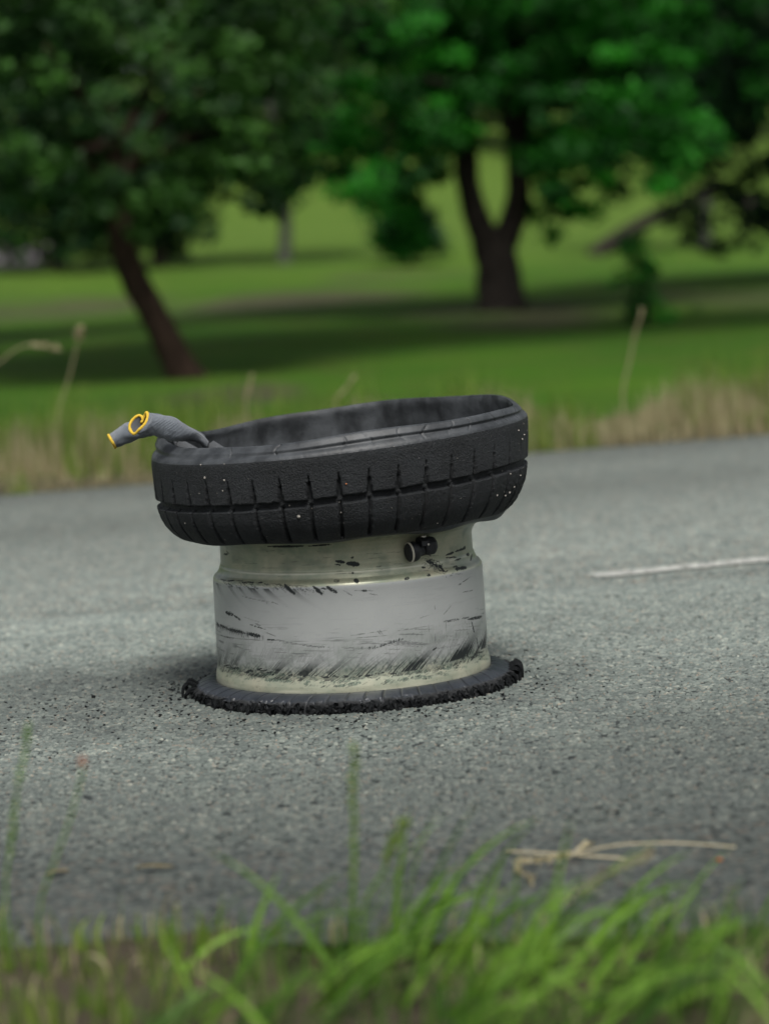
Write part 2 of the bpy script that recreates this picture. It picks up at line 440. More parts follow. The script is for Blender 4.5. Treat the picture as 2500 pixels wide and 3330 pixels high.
# ---- rim
def build_rim():
    key = [(.2440, .010), (.2430, .014), (.2330, .018), (.2300, .022), (.2312, .027), (.2318, .033), (.2315, .040), (.2300, .047), (.2284, .053), (.2278, .062),
           (.2285, .08), (.2280, .12), (.2275, .16), (.2270, .197), (.2266, .2015), (.2255, .2050), (.2236, .2075), (.2180, .2125), (.2152, .2185), (.2146, .2215), (.2142, .2235), (.2128, .2245), (.2122, .232), (.2124, .2345), (.2120, .236), (.2118, .255),
           (.2135, .262), (.2190, .270), (.2290, .276), (.2320, .280), (.2320, .288), (.2330, .293), (.2430, .300)]
    key = np.array(key)
    L = np.concatenate([[0], np.cumsum(np.hypot(*np.diff(key, axis=0).T))])
    s = np.concatenate([np.arange(0, L[-1], .00115), [L[-1]]])
    r = np.interp(s, L, key[:, 0]); z = np.interp(s, L, key[:, 1])
    kk = np.ones(3) / 3
    for _ in range(2):
        r[1:-1] = np.convolve(r, kk, 'valid'); z[1:-1] = np.convolve(z, kk, 'valid')
    th = np.concatenate([np.arange(-1.75, 1.75, .00115 / .228), np.arange(1.75, 2 * math.pi - 1.75, .012)])
    T, Rr = np.meshgrid(th, r); _, Z = np.meshgrid(th, z)
    Tw = (T + math.pi) % (2 * math.pi) - math.pi
    A = Tw * .228 * 1000; H = Z * 1000                       # arc and height in mm
    dark = np.zeros_like(Z); dirt = np.zeros_like(Z)
    th_sorted = A[0]
    r2 = np.random.default_rng(3)
    grain = fbm(A * .9, H * .9, 71, 3); grain2 = fbm(A * .25, H * .25, 75, 3)
    def stroke(a0_, h0_, a1_, h1_, w, amt, curve=0.0, taper=1, gr=.6, tgt=None):
        w = (w * 1.45 if w < 2.2 else 1.5 + w * .75) + .25; amt = min(1.3, amt * 1.55)
        tgt = dark if tgt is None else tgt
        m = 4 + 2 * w + abs(curve)
        ci = np.where((th_sorted > min(a0_, a1_) - m) & (th_sorted < max(a0_, a1_) + m))[0]
        if len(ci) == 0: return
        zr = np.where((z * 1000 > min(h0_, h1_) - m) & (z * 1000 < max(h0_, h1_) + m))[0]
        if len(zr) == 0: return
        sl = np.ix_(zr, ci)
        a = A[sl]; hgt = H[sl]
        dx, dy = a1_ - a0_, h1_ - h0_; Ls = math.hypot(dx, dy) + 1e-6
        tt = ((a - a0_) * dx + (hgt - h0_) * dy) / Ls / Ls
        dd = ((a - a0_) * -dy + (hgt - h0_) * dx) / Ls - curve * 4 * tt * (1 - tt)
        ww = w * (np.clip(1 - tt, .05, 1) if taper == 1 else np.sqrt(np.clip(1 - (2 * tt - 1) ** 2, .02, 1)))
        k = smooth(1.0, .35, np.abs(dd) / ww) * smooth(-.06, .02, tt) * smooth(1.06, .8, tt)
        sd_ = int(abs(a0_ * 37 + h0_ * 91)) % 997
        fib = vnoise(dd * 1.1 + 50, tt * Ls * .12 + sd_, sd_)
        k = k * amt * np.clip(1 - gr + gr * 2.2 * (grain[sl] - .22), 0, 1.2) * (1.0 if (taper == 2 and w > 1.6) else (.4 + .6 * smooth(.25, .55, fib)))
        if taper == 2 and w > 1.6: k = amt * smooth(.10, .30, k * (.25 + 1.5 * (vnoise(a * .35 + 3, hgt * .6, 411) * .45 + vnoise(a * 1.1, hgt * 1.4, 412) * .55)) - .26)
        tgt[sl] = np.maximum(tgt[sl], np.clip(k, 0, 1))
    def P(px, py):
        r_ = .2275
        for _ in range(3):
            t_, h_ = wl(px, py, r_); r_ = float(np.interp(h_, z, r))
        return t_ * 228, h_ * 1000
    def ps(x0, y0, x1, y1, w, amt, curve=0, taper=1, gr=.6, tgt=None):
        p = P(x0, y0); q = P(x1, y1); stroke(*p, *q, w, amt, curve, taper, gr, tgt)
    # smears below the upper shoulder, left half
    for i in range(70):
        x = 715 + 330 * r2.random() ** .9; e = 1884 + (x - 700) * .085 - max(0, (x - 1050)) * .06
        ln = r2.uniform(10, 34); ps(x, e + r2.uniform(0, 6), x + ln * r2.uniform(.6, 1.1), e + ln * r2.uniform(.6, 1), r2.uniform(.5, 1.5), r2.uniform(.15, .5), taper=2)
    for x, y, x2, y2, w, am in [(925, 1899, 962, 1934, 3.2, .9), (905, 1898, 930, 1915, 2.2, .5), (1018, 1906, 1052, 1936, 3.2, .75), (1060, 1906, 1100, 1930, 3.6, .7), (960, 1908, 1000, 1925, 3.0, .4), (1115, 1920, 1150, 1940, 1.2, .4),
                                (740, 1893, 760, 1910, 1.8, .5), (765, 1898, 775, 1915, 1.4, .4)]:
        ps(x, y, x2, y2, w, am, taper=2, gr=.5)
    for x in range(705, 1060, 9):
        e = 1884 + (x - 700) * .085
        if r2.random() < .8: ps(x, e + r2.uniform(-3, 2), x + r2.uniform(12, 30), e + r2.uniform(-2, 6), r2.uniform(.5, 1.1), r2.uniform(.3, .95), taper=2)
    # scuffs on the left, half way down
    for x0, y0, x1, y1, w, am in [(733, 1990, 762, 2000, 4.0, .85), (760, 2000, 785, 2018, 1.6, .9), (705, 2022, 716, 2040, 2.2, .9), (716, 2032, 738, 2042, 2.6, .95), (738, 2045, 800, 2058, 2.6, .75), (806, 2060, 850, 2070, 4.2, .95),
                                  (760, 2050, 810, 2062, 1.2, .9), (705, 2060, 870, 2082, .7, .7), (868, 2080, 898, 2082, 1.2, .95), (898, 2082, 1060, 2107, .8, .55), (980, 2098, 1080, 2106, 1.4, .45), (1045, 2100, 1056, 2106, .8, .9), (810, 2030, 870, 2048, 1.0, .6), (830, 2028, 850, 2036, 1.4, .45), (790, 2005, 850, 2025, .6, .4), (860, 2055, 900, 2070, .6, .6)]:
        ps(x0, y0, x1, y1, w, am, taper=2, gr=.75)
    for x in np.arange(716, 810, 3.2):
        y = 2035 + (x - 716) * .27; ps(x, y - r2.uniform(0, 9), x + r2.uniform(-1, 1), y + r2.uniform(6, 26), r2.uniform(.35, .8), r2.uniform(.4, .95), taper=2)
    pl = [P(702, 2024), P(740, 2040), P(800, 2054), P(855, 2068)]
    hl = np.interp(A, [q[0] for q in pl], [q[1] for q in pl]); dn = hl - H
    reach = smooth(pl[0][0] - 6, pl[0][0] + 4, A) * smooth(pl[3][0] + 5, pl[3][0] - 6, A)
    teeth = vnoise(A * .8, H * .06, 501) * .6 + vnoise(A * .25, H * .03, 502) * .4
    dark[:] = np.maximum(dark, reach * smooth(-2.0, .5, dn + 3 * (grain2 - .5)) * smooth(9, 1, dn - 10 * (teeth - .5)) * smooth(.40, .55, teeth))
    # centre scratches
    for x0, y0, x1, y1, w, am in [(1135, 2068, 1190, 2060, .6, .7), (1190, 2060, 1262, 2050, .5, .5), (1150, 2074, 1275, 2066, .5, .5), (1226, 2050, 1240, 2066, .45, .8), (1234, 2049, 1245, 2064, .45, .7), (1108, 2104, 1190, 2110, .9, .5), (1290, 2052, 1420, 2030, .6, .35), (1300, 2066, 1400, 2050, 1.2, .3),
                                  (1150, 1920, 1216, 1921, .8, .6), (1175, 1921, 1196, 1921, 1.4, .7), (1196, 1930, 1232, 1936, .5, .6), (868, 1956, 868, 1966, .6, .95), (780, 1936, 900, 1962, .35, .5), (880, 1955, 910, 1968, .35, .5),
                                  (1488, 1903, 1500, 1898, .8, .9), (1500, 1895, 1530, 1875, .5, .8), (1505, 1926, 1540, 1919, .6, .6), (1440, 2000, 1470, 1965, .8, .5), (1415, 1985, 1413, 1968, .6, .4), (1365, 2010, 1400, 1998, .5, .4)]:
        ps(x0, y0, x1, y1, w, am, taper=2, gr=.5)
    for x in np.arange(1150, 1312, 3.0):
        y = 2111 - (x - 1150) * .06 - max(0, x - 1220) * .26
        ps(x, y + 3, x + r2.uniform(1, 4), y - r2.uniform(2, 9), r2.uniform(.45, .9), r2.uniform(.2, 1) * (1 if x > 1200 else .6), taper=2, gr=.3)
    # sweeping fan of rubber smears near the bottom
    def base_y(x): return np.interp(x, [700, 760, 850, 950, 1100, 1250, 1400, 1500, 1590], [2165, 2172, 2186, 2196, 2203, 2193, 2172, 2140, 2100])
    # fibrous fan swept up to the right
    xs_ = np.linspace(690, 1588, 60); pb = np.array([P(x, float(base_y(x))) for x in xs_])
    Aw = A; hb = np.interp(Aw, pb[:, 0], pb[:, 1])
    def fan(off, rise, slope, freq, seed, amt, thr, clf):
        hh = H - hb - off
        c_ = Aw - slope * hh * (1 + .010 * hh) + 2.5 * (fbm(Aw * .05, H * .05, seed + 9, 2) - .5)
        fb = .65 * vnoise(c_ * freq, hh * .018 + 9, seed) + .35 * vnoise(c_ * freq * 2.3, hh * .03, seed + 1)
        cl_ = vnoise(c_ * clf, hh * .01, seed + 2)
        env = smooth(-1.5, 2.0, hh) * np.exp(-np.clip(hh, 0, None) / (rise * (.35 + 1.1 * cl_)))
        return amt * np.clip(env * 1.5, 0, 1) * smooth(thr - .03, thr + .10, fb * .62 + cl_ * .52)
    right = smooth(-120, 60, Aw)
    F1_ = fan(0, 14, 1.0, .40, 201, 1.1, .605, .060) * (.8 + .4 * right)
    F2_ = fan(5, 16, .8, .85, 221, .65, .65, .085)
    F3_ = fan(-9, 6, 1.3, .7, 241, .9, .64, .07)
    F4_ = fan(22, 16, .55, .9, 261, .30, .66, .06)
    body_ = (H > 50) & (H < 203)
    dark[:] = np.maximum(dark, np.clip(np.maximum(np.maximum(F1_, F2_), np.maximum(F3_, F4_)), 0, 1) * body_)
    # dull smeared veil with fine upright scratches in the lower half
    veil = smooth(140, 92, H + 18 * (fbm(Aw * .018, H * .02, 300, 3) - .5)) * smooth(52, 66, H)
    scr = vnoise(Aw * 1.3, H * .05, 310) * .6 + vnoise(Aw * 2.6, H * .09, 311) * .4
    dark[:] = np.maximum(dark, veil * (.02 + .26 * smooth(.62, .80, scr)) * (.5 + .8 * fbm(Aw * .03, H * .05, 312, 3)) * body_)
    dirt[:] = np.maximum(dirt, veil * .30 * smooth(.40, .7, fbm(Aw * .03 + 4, H * .06, 313, 3)))
    hs_ = fbm(Aw * .022 + .04 * H, H * .45 + .05 * Aw * smooth(-200, 200, Aw), 340, 3)
    dark[:] = np.maximum(dark, smooth(.60, .70, hs_) * .55 * smooth(.40, .62, fbm(Aw * .02, H * .03, 345, 2)) * smooth(78, 92, H) * smooth(150, 122, H))
    # smears hanging from the shoulder on the left
    hh = 199.5 - H
    c_ = Aw - 1.1 * hh * (1 + .01 * hh); cl_ = vnoise(c_ * .065, hh * 0, 320)
    fb = .6 * vnoise(c_ * .5, hh * .03, 321) + .4 * vnoise(c_ * 1.2, hh * .05, 322)
    left = smooth(10, -40, Aw)
    dark[:] = np.maximum(dark, left * smooth(-1, .6, hh) * np.exp(-np.clip(hh, 0, None) / (2 + 8 * cl_)) * smooth(.50, .62, fb * .55 + cl_ * .5) * .95 * (H > 160))
    for x in np.arange(715, 1560, 6.0):
        b = float(base_y(x)) + 4 * math.sin(x * .05) + r2.uniform(-3, 6)
        ps(x, b, x + r2.uniform(8, 30), b + r2.uniform(-7, 4), r2.uniform(.5, 1.5), r2.uniform(.2, 1) * (r2.random() < .75), taper=2)
    for i in range(200):
        x = r2.uniform(715, 1570); b = float(base_y(x)) + r2.uniform(6, 36); ps(x, b, x + r2.uniform(5, 22), b - r2.uniform(3, 14), r2.uniform(.35, .9), r2.uniform(.15, .7), taper=2)
        if i % 2: ps(x, b - 4, x + r2.uniform(10, 50), b - r2.uniform(3, 10), r2.uniform(2, 4), r2.uniform(.2, .6), taper=2, tgt=dirt)
    # right hand streaks
    for i in range(60):
        x = r2.uniform(1390, 1575); y = r2.uniform(2015, 2090); ps(x, y, x + r2.uniform(-1, 3), y + r2.uniform(8, 45), r2.uniform(.3, .8), r2.uniform(.1, .45), taper=2)
    for x0, y0, x1, y1, w, am in [(1440, 2022, 1500, 2012, 2.0, .5), (1500, 2012, 1530, 2006, 1.4, .5), (1520, 2014, 1568, 2004, 2.6, .85), (1533, 2022, 1542, 2060, 2.0, .8), (1548, 2070, 1556, 2120, 2.0, .7), (1530, 2150, 1570, 2075, 3.0, .75), (1405, 2110, 1520, 2090, 2.0, .35), (1404, 2116, 1420, 2105, 1.2, .8), (1480, 2175, 1540, 2090, 3.0, .6)]:
        ps(x0, y0, x1, y1, w, am, taper=2)
    # coated neck
    for x0, y0, x1, y1, w, am in [(868, 1777, 1000, 1775, 1.8, .8), (1000, 1776, 1085, 1770, 1.6, .7), (1050, 1814, 1080, 1812, .7, .6), (1090, 1824, 1125, 1830, 2.6, .8), (1125, 1832, 1172, 1836, 5.5, .85), (1140, 1814, 1152, 1812, 1.6, .6), (1150, 1886, 1168, 1892, 4.2, .85), (1085, 1888, 1106, 1890, 3.6, .5), (1144, 1861, 1150, 1866, 1.8, .9), (1088, 1834, 1110, 1838, 1.0, .8),
                                  (738, 1770, 746, 1756, 1.2, .9), (735, 1790, 748, 1803, .8, .8), (728, 1802, 744, 1802, 1.6, .7), (1448, 1806, 1478, 1795, 1.8, .95), (1478, 1794, 1512, 1782, 1.8, .9), (1505, 1784, 1514, 1778, 3.0, .9), (1448, 1814, 1490, 1811, 1.2, .8), (1478, 1822, 1500, 1816, 1.4, .7), (1516, 1806, 1526, 1800, 2.5, .85), (1530, 1825, 1536, 1800, 1.2, .8),
                                  (1480, 1852, 1520, 1844, 2.6, .9), (1482, 1846, 1486, 1858, 1.6, .9), (1314, 1884, 1332, 1878, 2.0, .8), (1388, 1872, 1400, 1868, 2.4, .8), (1405, 1838, 1418, 1834, 1.0, .7), (1472, 1845, 1490, 1840, 1.6, .6), (1370, 1845, 1384, 1846, 1.6, .7)]:
        ps(x0, y0, x1, y1, w, am, taper=2, gr=.55)
    for i in range(150):
        x = 1412 + r2.normal() * 20; y = 1838 + (x - 1412) * .55 + r2.normal() * 9; ps(x, y, x + r2.uniform(-10, 14), y + r2.uniform(-3, 8), r2.uniform(.3, .8), r2.uniform(.3, .9), taper=2, gr=.4)
    ps(1385, 1824, 1412, 1832, 3, .95, taper=2); ps(1425, 1838, 1440, 1850, 4.2, 1, taper=2); ps(1436, 1848, 1446, 1862, 2.2, 1, taper=2); ps(1412, 1835, 1425, 1845, 3.0, .8, taper=2)
    for i in range(40):
        x = r2.uniform(740, 1500); y = r2.uniform(1780, 1880); ps(x, y, x + r2.uniform(8, 60), y - r2.uniform(-1, 3), r2.uniform(.3, .7), r2.uniform(.1, .5), taper=2)
    # the far side carries the same kind of scuffing
    for i in range(260):
        a_ = r2.uniform(1.75 * 228, (2 * math.pi - 1.75) * 228); a_ = (a_ + math.pi * 228) % (2 * math.pi * 228) - math.pi * 228
        stroke(a_, r2.uniform(55, 95), a_ + r2.uniform(10, 40), r2.uniform(80, 110), r2.uniform(3, 6), r2.uniform(.2, .7), -3)
    dark += smooth(.66, .80, grain2) * .25 * (H < 205) * smooth(130, 60, H)
    bright = np.clip(np.exp(-((H - 222.0) / 1.3) ** 2) * (.5 + .5 * smooth(.35, .6, fbm(A * .03, H * 0, 330, 3))) + .7 * np.exp(-((H - 203.5) / 1.1) ** 2) * smooth(.35, .6, fbm(A * .05, H * 0, 331, 3)) + .75 * np.exp(-((H - 34) / 6.0) ** 2) * smooth(.3, .7, fbm(A * .02, H * .1, 332, 3)), 0, 1)  # highlights on ridge, shoulder edge and bottom bead, painted into the colour
    zone = np.where(H > 203, 1.0, 0.0); zone = smooth(201.0, 204.5, H + 2.5 * (grain2 - .5))
    low = smooth(78, 50, H + 18 * (grain2 - .5)); zone = np.maximum(zone, low * .85)
    dirt = np.clip(dirt + smooth(48, 60, H) * smooth(90, 62, H) * .55 * smooth(.3, .7, grain2) + smooth(.55, .8, fbm(A * .03, H * .05, 90, 4)) * .4 * (H > 203), 0, 1)
    dirt = np.clip(dirt + .45 * smooth(150, 300, np.abs(A)) * smooth(203, 208, H), 0, 1)
    V = np.stack([Rr * np.sin(T), -Rr * np.cos(T), Z], -1)
    # inside face of the barrel
    kin = [(.2430, .3005), (.2360, .3005), (.2260, .292), (.2250, .278), (.2080, .262), (.2065, .235), (.2085, .222), (.2190, .205), (.2200, .06), (.2220, .03), (.2280, .008), (.2440, .0095)]
    Vi = np.array([[(rr * math.sin(t), -rr * math.cos(t), zz) for t in th] for rr, zz in kin])
    nV = V.shape[0]
    ALL = np.concatenate([V.reshape(-1, 3), Vi.reshape(-1, 3)])
    nrow = nV + len(kin); nt = len(th)
    ex = lambda a: np.concatenate([a.ravel(), np.full(len(kin) * nt, .25)])
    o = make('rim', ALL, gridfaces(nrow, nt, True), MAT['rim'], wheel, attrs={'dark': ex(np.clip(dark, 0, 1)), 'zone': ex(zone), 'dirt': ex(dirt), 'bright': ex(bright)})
    # spoke face at the bottom, inside the barrel
    V2 = []; F2 = []
    for k in range(5):
        ang = k * 2 * math.pi / 5
        for zz in (.02, .045):
            for rr, w in ((.04, .035), (.225, .028)):
                for sg in (-1, 1):
                    V2.append((rr * math.sin(ang) + sg * w * math.cos(ang), rr * math.cos(ang) - sg * w * math.sin(ang), zz))
        b = k * 8; F2 += [(b, b + 1, b + 3, b + 2), (b + 4, b + 6, b + 7, b + 5), (b, b + 4, b + 5, b + 1), (b + 2, b + 3, b + 7, b + 6), (b, b + 2, b + 6, b + 4), (b + 1, b + 5, b + 7, b + 3)]
    make('spokes', V2, F2, MAT['metal'], wheel, smooth=False)
    return o
rim = build_rim()

# ---- upper tyre
PITCHN = 42
def build_tyre():
    nt = PITCHN * 26
    th = np.arange(nt) * 2 * math.pi / nt
    # profile in (t along the axis, r), outer side from the lip down to the bead
    outer = [(.1755, .2950), (.1765, .2985), (.1745, .3025), (.1690, .3062), (.1640, .3075), (.1600, .3080), (.1575, .3105), (.1545, .3140), (.1500, .3160), (.1400, .3168), (.1000, .3150), (.0780, .3135), (.0700, .3128), (.0600, .3108), (.0450, .3070), (.0300, .3005), (.0150, .2905), (.0060, .2825), (.0015, .2765), (-.002, .2700), (-.004, .2630), (-.005, .2550), (-.005, .2440), (-.002, .2350)]
    inner = [(.006, .2345), (.008, .2500), (.014, .2600), (.024, .2740), (.040, .2870), (.080, .2970), (.120, .2990), (.150, .2960), (.165, .2925), (.1720, .2925), (.1750, .2940)]
    def resamp(pts, ds):
        p = np.array(pts); L = np.concatenate([[0], np.cumsum(np.hypot(*np.diff(p, axis=0).T))])
        s = np.linspace(0, L[-1], int(L[-1] / ds) + 1)
        a = np.interp(s, L, p[:, 0]); b = np.interp(s, L, p[:, 1])
        k = np.ones(3) / 3
        for _ in range(2): a[1:-1] = np.convolve(a, k, 'valid'); b[1:-1] = np.convolve(b, k, 'valid')
        return a, b
    to, ro = resamp(outer, .0019); ti, ri = resamp(inner, .004)
    def frame(t, r, T):
        """tyre coordinates to wheel-local coordinates, with sag, tilt and wrinkles"""
        X = r * np.sin(T); Yy = -r * np.cos(T)
        sx_ = np.interp(t, [-.006, 0, .03, .07, .15, .18], [.004, .034, .050, .0625, .060, .050])
        sy_ = np.interp(t, [-.006, 0, .07, .18], [.0, .010, .027, .034])
        Z = .2835 + t * .975 + sx_ * X + sy_ * Yy
        lipw = smooth(.145, .178, t)
        fl = np.exp(-((T_wrap(T, -.75)) / .55) ** 2)              # front left: lip folds in and down
        bl = np.exp(-((T_wrap(T, -2.35)) / .35) ** 2)
        fr = np.exp(-((T_wrap(T, .75)) / .5) ** 2)
        Z = Z + lipw * (-.004 * fl - .012 * bl + .003 * fr + .0022 * np.sin(3 * T + 1) + .0016 * np.sin(7 * T + .4))
        sag = np.exp(-((T_wrap(T, -1.3)) / .5) ** 2)
        Z = Z + lipw * .006 * np.exp(-((T_wrap(T, -1.45)) / .25) ** 2)
        rr_in = lipw * (.012 * fl - .004 * fr + .003 * np.sin(5 * T))
        wav = .0022 * np.sin(2 * T + .5) + .0016 * np.sin(5 * T + 2)
        wv = smooth(.0, .03, t) 
        f = 1 + (wav * wv - rr_in) / np.maximum(r, .2)
        return np.stack([X * f, Yy * f, Z], -1)
    def T_wrap(T, c): return (T - c + math.pi) % (2 * math.pi) - math.pi
    T, tt = np.meshgrid(th, to); _, rr = np.meshgrid(th, ro)
    Tc = T_wrap(T, 0)
    # tread pattern
    ph = (T * PITCHN / (2 * math.pi)) % 1.0
    arc = np.minimum(ph, 1 - ph) * (2 * math.pi * .312 / PITCHN)
    jit = .0008 * (vnoise(T * 40, tt * 300, 4) - .5)
    gc = .0745 + .002 * (fbm(T * 3, tt * 0, 6, 2) - .5)
    circ = smooth(.0066, .0048, np.abs(tt - gc + jit))
    shear = .0
    wlow = np.interp(tt, [.0, .012, .068], [.0021, .0031, .0029])
    low = smooth(1.25, .75, (arc + jit) / wlow) * smooth(.002, .008, tt) * smooth(.074, .071, tt)
    wup = np.interp(tt, [.078, .118], [.0045, .0006])
    up = smooth(1.3, .7, (arc + jit) / wup) * smooth(.076, .079, tt) * smooth(.122, .112, tt)
    wear_r = smooth(.85, 1.25, Tc) * smooth(2.2, 1.6, Tc)           # right side worn almost bald
    depth = np.maximum(circ * .0095 * (1 - .3 * wear_r), np.maximum(low * .0120 * (1 - .8 * wear_r), up * .0120 * (1 - .85 * wear_r)))
    edge_r = .0014 * smooth(.0042, .0062, np.abs(tt - gc)) * 0
    blockround = .0012 * smooth(.006, 0, arc) * (tt < .072) * (tt > .006)
    rough = (.0006 * (fbm(T * 60, tt * 190, 12, 3) - .5) + .0008 * (vnoise(T * 210, tt * 650, 17) - .5)) * smooth(.160, .150, tt)
    rag = wear_r * .004 * (vnoise(T * 120, tt * 360, 19) - .45) * smooth(.09, .03, tt) * smooth(-.004, .01, tt)
    lipfold = -.0022 * np.exp(-((tt - .1600 - .002 * np.sin(2 * T)) / .0022) ** 2) + .0014 * np.exp(-((tt - .1655) / .0018) ** 2)
    lipcr = 0
    for ca in (-.62, -.30, .02, .16, .34, .47, .61, .72, .93, 1.04, 1.2, 1.5, 2.0, 2.6, -1.9, -2.5, 3.0):
        lipcr = lipcr + .0030 * smooth(.0042, .0016, np.abs(T_wrap(T, ca + .10 * np.sin(tt * 160 + ca * 9) * .25)) ) * smooth(.152, .158, tt) * (.5 + .5 * math.sin(ca * 37) ** 2)
    lowfold = .0030 * np.sin(9 * T + 160 * tt) * smooth(.004, -.004, tt) * smooth(.236, .262, rr)
    rr2 = rr - lipcr - depth - blockround + rough + rag + lipfold
    P = frame(tt, rr2, T); P[..., 2] += lowfold
    # keep the bead on the rim flange
    tread_rows = np.where(to > .1480)[0]; split = tread_rows[-1]
    tb = np.where(to < .0015)[0][0]
    def sub(a, b, name, mat, parent):
        Q = P[a:b]; return make(name, Q.reshape(-1, 3), gridfaces(b - a, nt, True), mat, parent)
    tread = sub(split, tb + 1, 'tread', MAT['tread'], wheel)
    lip = sub(0, split + 1, 'upper_sidewall', MAT['side2'], wheel); lip['label'] = 'smooth torn rim of the upper sidewall folded inwards at the left'
    und = sub(tb, len(to), 'lower_sidewall', MAT['side'], wheel)
    # inside
    T2, t2 = np.meshgrid(th, ti); _, r2_ = np.meshgrid(th, ri)
    ph2 = (T2 * PITCHN / (2 * math.pi) + .5) % 1.0; arc2 = np.minimum(ph2, 1 - ph2) * .0465
    n2 = vnoise(np.floor(T2 * PITCHN / (2 * math.pi) + .5), T2 * 0, 33)
    slit = smooth(.0035, .0012, arc2) * smooth(.060 + .05 * n2, .050 + .05 * n2, t2) * smooth(.0, .02, t2)
    dimple = .005 * (fbm(T2 * 5, t2 * 30, 21, 3) - .5) * smooth(.0, .04, t2)
    Pi = frame(t2, r2_ + slit * .004 + dimple, T2)
    Pi[0] = P[-1]; Pi[-1] = P[0]
    make('inner_liner', Pi.reshape(-1, 3), gridfaces(len(ti), nt, True), MAT['liner'], wheel)
    return P, to, ro, nt, tread
m = NT('dusty_sidewall_rubber'); n_ = m.noise(30, 5, .6); n2_ = m.noise(500, 4, .7)
m.l(m.mix(m.ramp(n_, [(.35, 0), (.7, 1)]), (.016, .0185, .021), (.050, .055, .060)), m.b.inputs['Base Color']); m.set(Roughness=.5, Specular_IOR_Level=.4); m.bump(n2_, .35, .001)
MAT['side2'] = m.m
TP, TO, TRO, TNT, tread = build_tyre()

# ---- grit and little stones stuck in the tread
def rock(seed, scale=(1, 1, 1)):
    r_ = np.random.default_rng(seed)
    t = (1 + 5 ** .5) / 2
    v = np.array([(-1, t, 0), (1, t, 0), (-1, -t, 0), (1, -t, 0), (0, -1, t), (0, 1, t), (0, -1, -t), (0, 1, -t), (t, 0, -1), (t, 0, 1), (-t, 0, -1), (-t, 0, 1)]) / 1.9
    f = [(0, 11, 5), (0, 5, 1), (0, 1, 7), (0, 7, 10), (0, 10, 11), (1, 5, 9), (5, 11, 4), (11, 10, 2), (10, 7, 6), (7, 1, 8), (3, 9, 4), (3, 4, 2), (3, 2, 6), (3, 6, 8), (3, 8, 9), (4, 9, 5), (2, 4, 11), (6, 2, 10), (8, 6, 7), (9, 8, 1)]
    v = v * r_.uniform(.62, 1.25, (12, 1)) * np.array(scale)
    return v, np.array(f)
def tread_point(px, py):
    th_, z_ = wl(px, py, .315)
    col = int(round((th_ % (2 * math.pi)) / (2 * math.pi) * TNT)) % TNT
    row = int(np.argmin(np.abs(TP[:, col, 2] - z_) + (TO > .155) * 1 + (TO < .004) * 1))
    p = TP[row, col]; n = Vector((math.sin(th_), -math.cos(th_), 0)); return Vector(p) , n
def grit():
    big = [(664, 1552, 5), (728, 1562, 4), (721, 1597, 3), (969, 1682, 7), (936, 1645, 3.5), (1010, 1655, 2.5), (1108, 1670, 4), (586, 1704, 3), (1127, 1571, 3, 1), (1101, 1636, 3.5), (1607, 1556, 4.5), (1612, 1605, 5), (1631, 1612, 4), (1677, 1400, 4), (1690, 1428, 5), (1697, 1415, 4.5), (1696, 1545, 4), (1682, 1582, 4), (1672, 1603, 5), (1664, 1612, 4), (650, 1513, 3.5), (727, 1508, 2.5), (1660, 1540, 3), (1645, 1530, 2.5)]
    for i, b in enumerate(big):
        p, n = tread_point(b[0], b[1]); v, f = rock(100 + i)
        s = b[2] * .00042
        o = make('embedded_stone', v * s, f, MAT['stone2'] if len(b) > 3 else MAT['stone'], tread, smooth=False); o.location = p + n * (s * .3)
    V = []; Fc = []; n_ = 0
    r_ = np.random.default_rng(5)
    for i in range(150):
        th_ = r_.uniform(0, 2 * math.pi) if i % 3 else r_.uniform(1.1, 1.8)
        col = int(th_ / (2 * math.pi) * TNT) % TNT
        rows = np.where((TO > .004) & (TO < .15))[0]; row = r_.choice(rows)
        v, f = rock(i); s = r_.uniform(.0003, .0008) * (1.5 if r_.random() < .08 else 1)
        V.append(v * s + TP[row, col]); Fc.append(f + n_); n_ += 12
    o = make('grit', np.concatenate(V), np.concatenate(Fc), MAT['stone'], wheel, smooth=False); tag(o, kind='stuff')
grit()

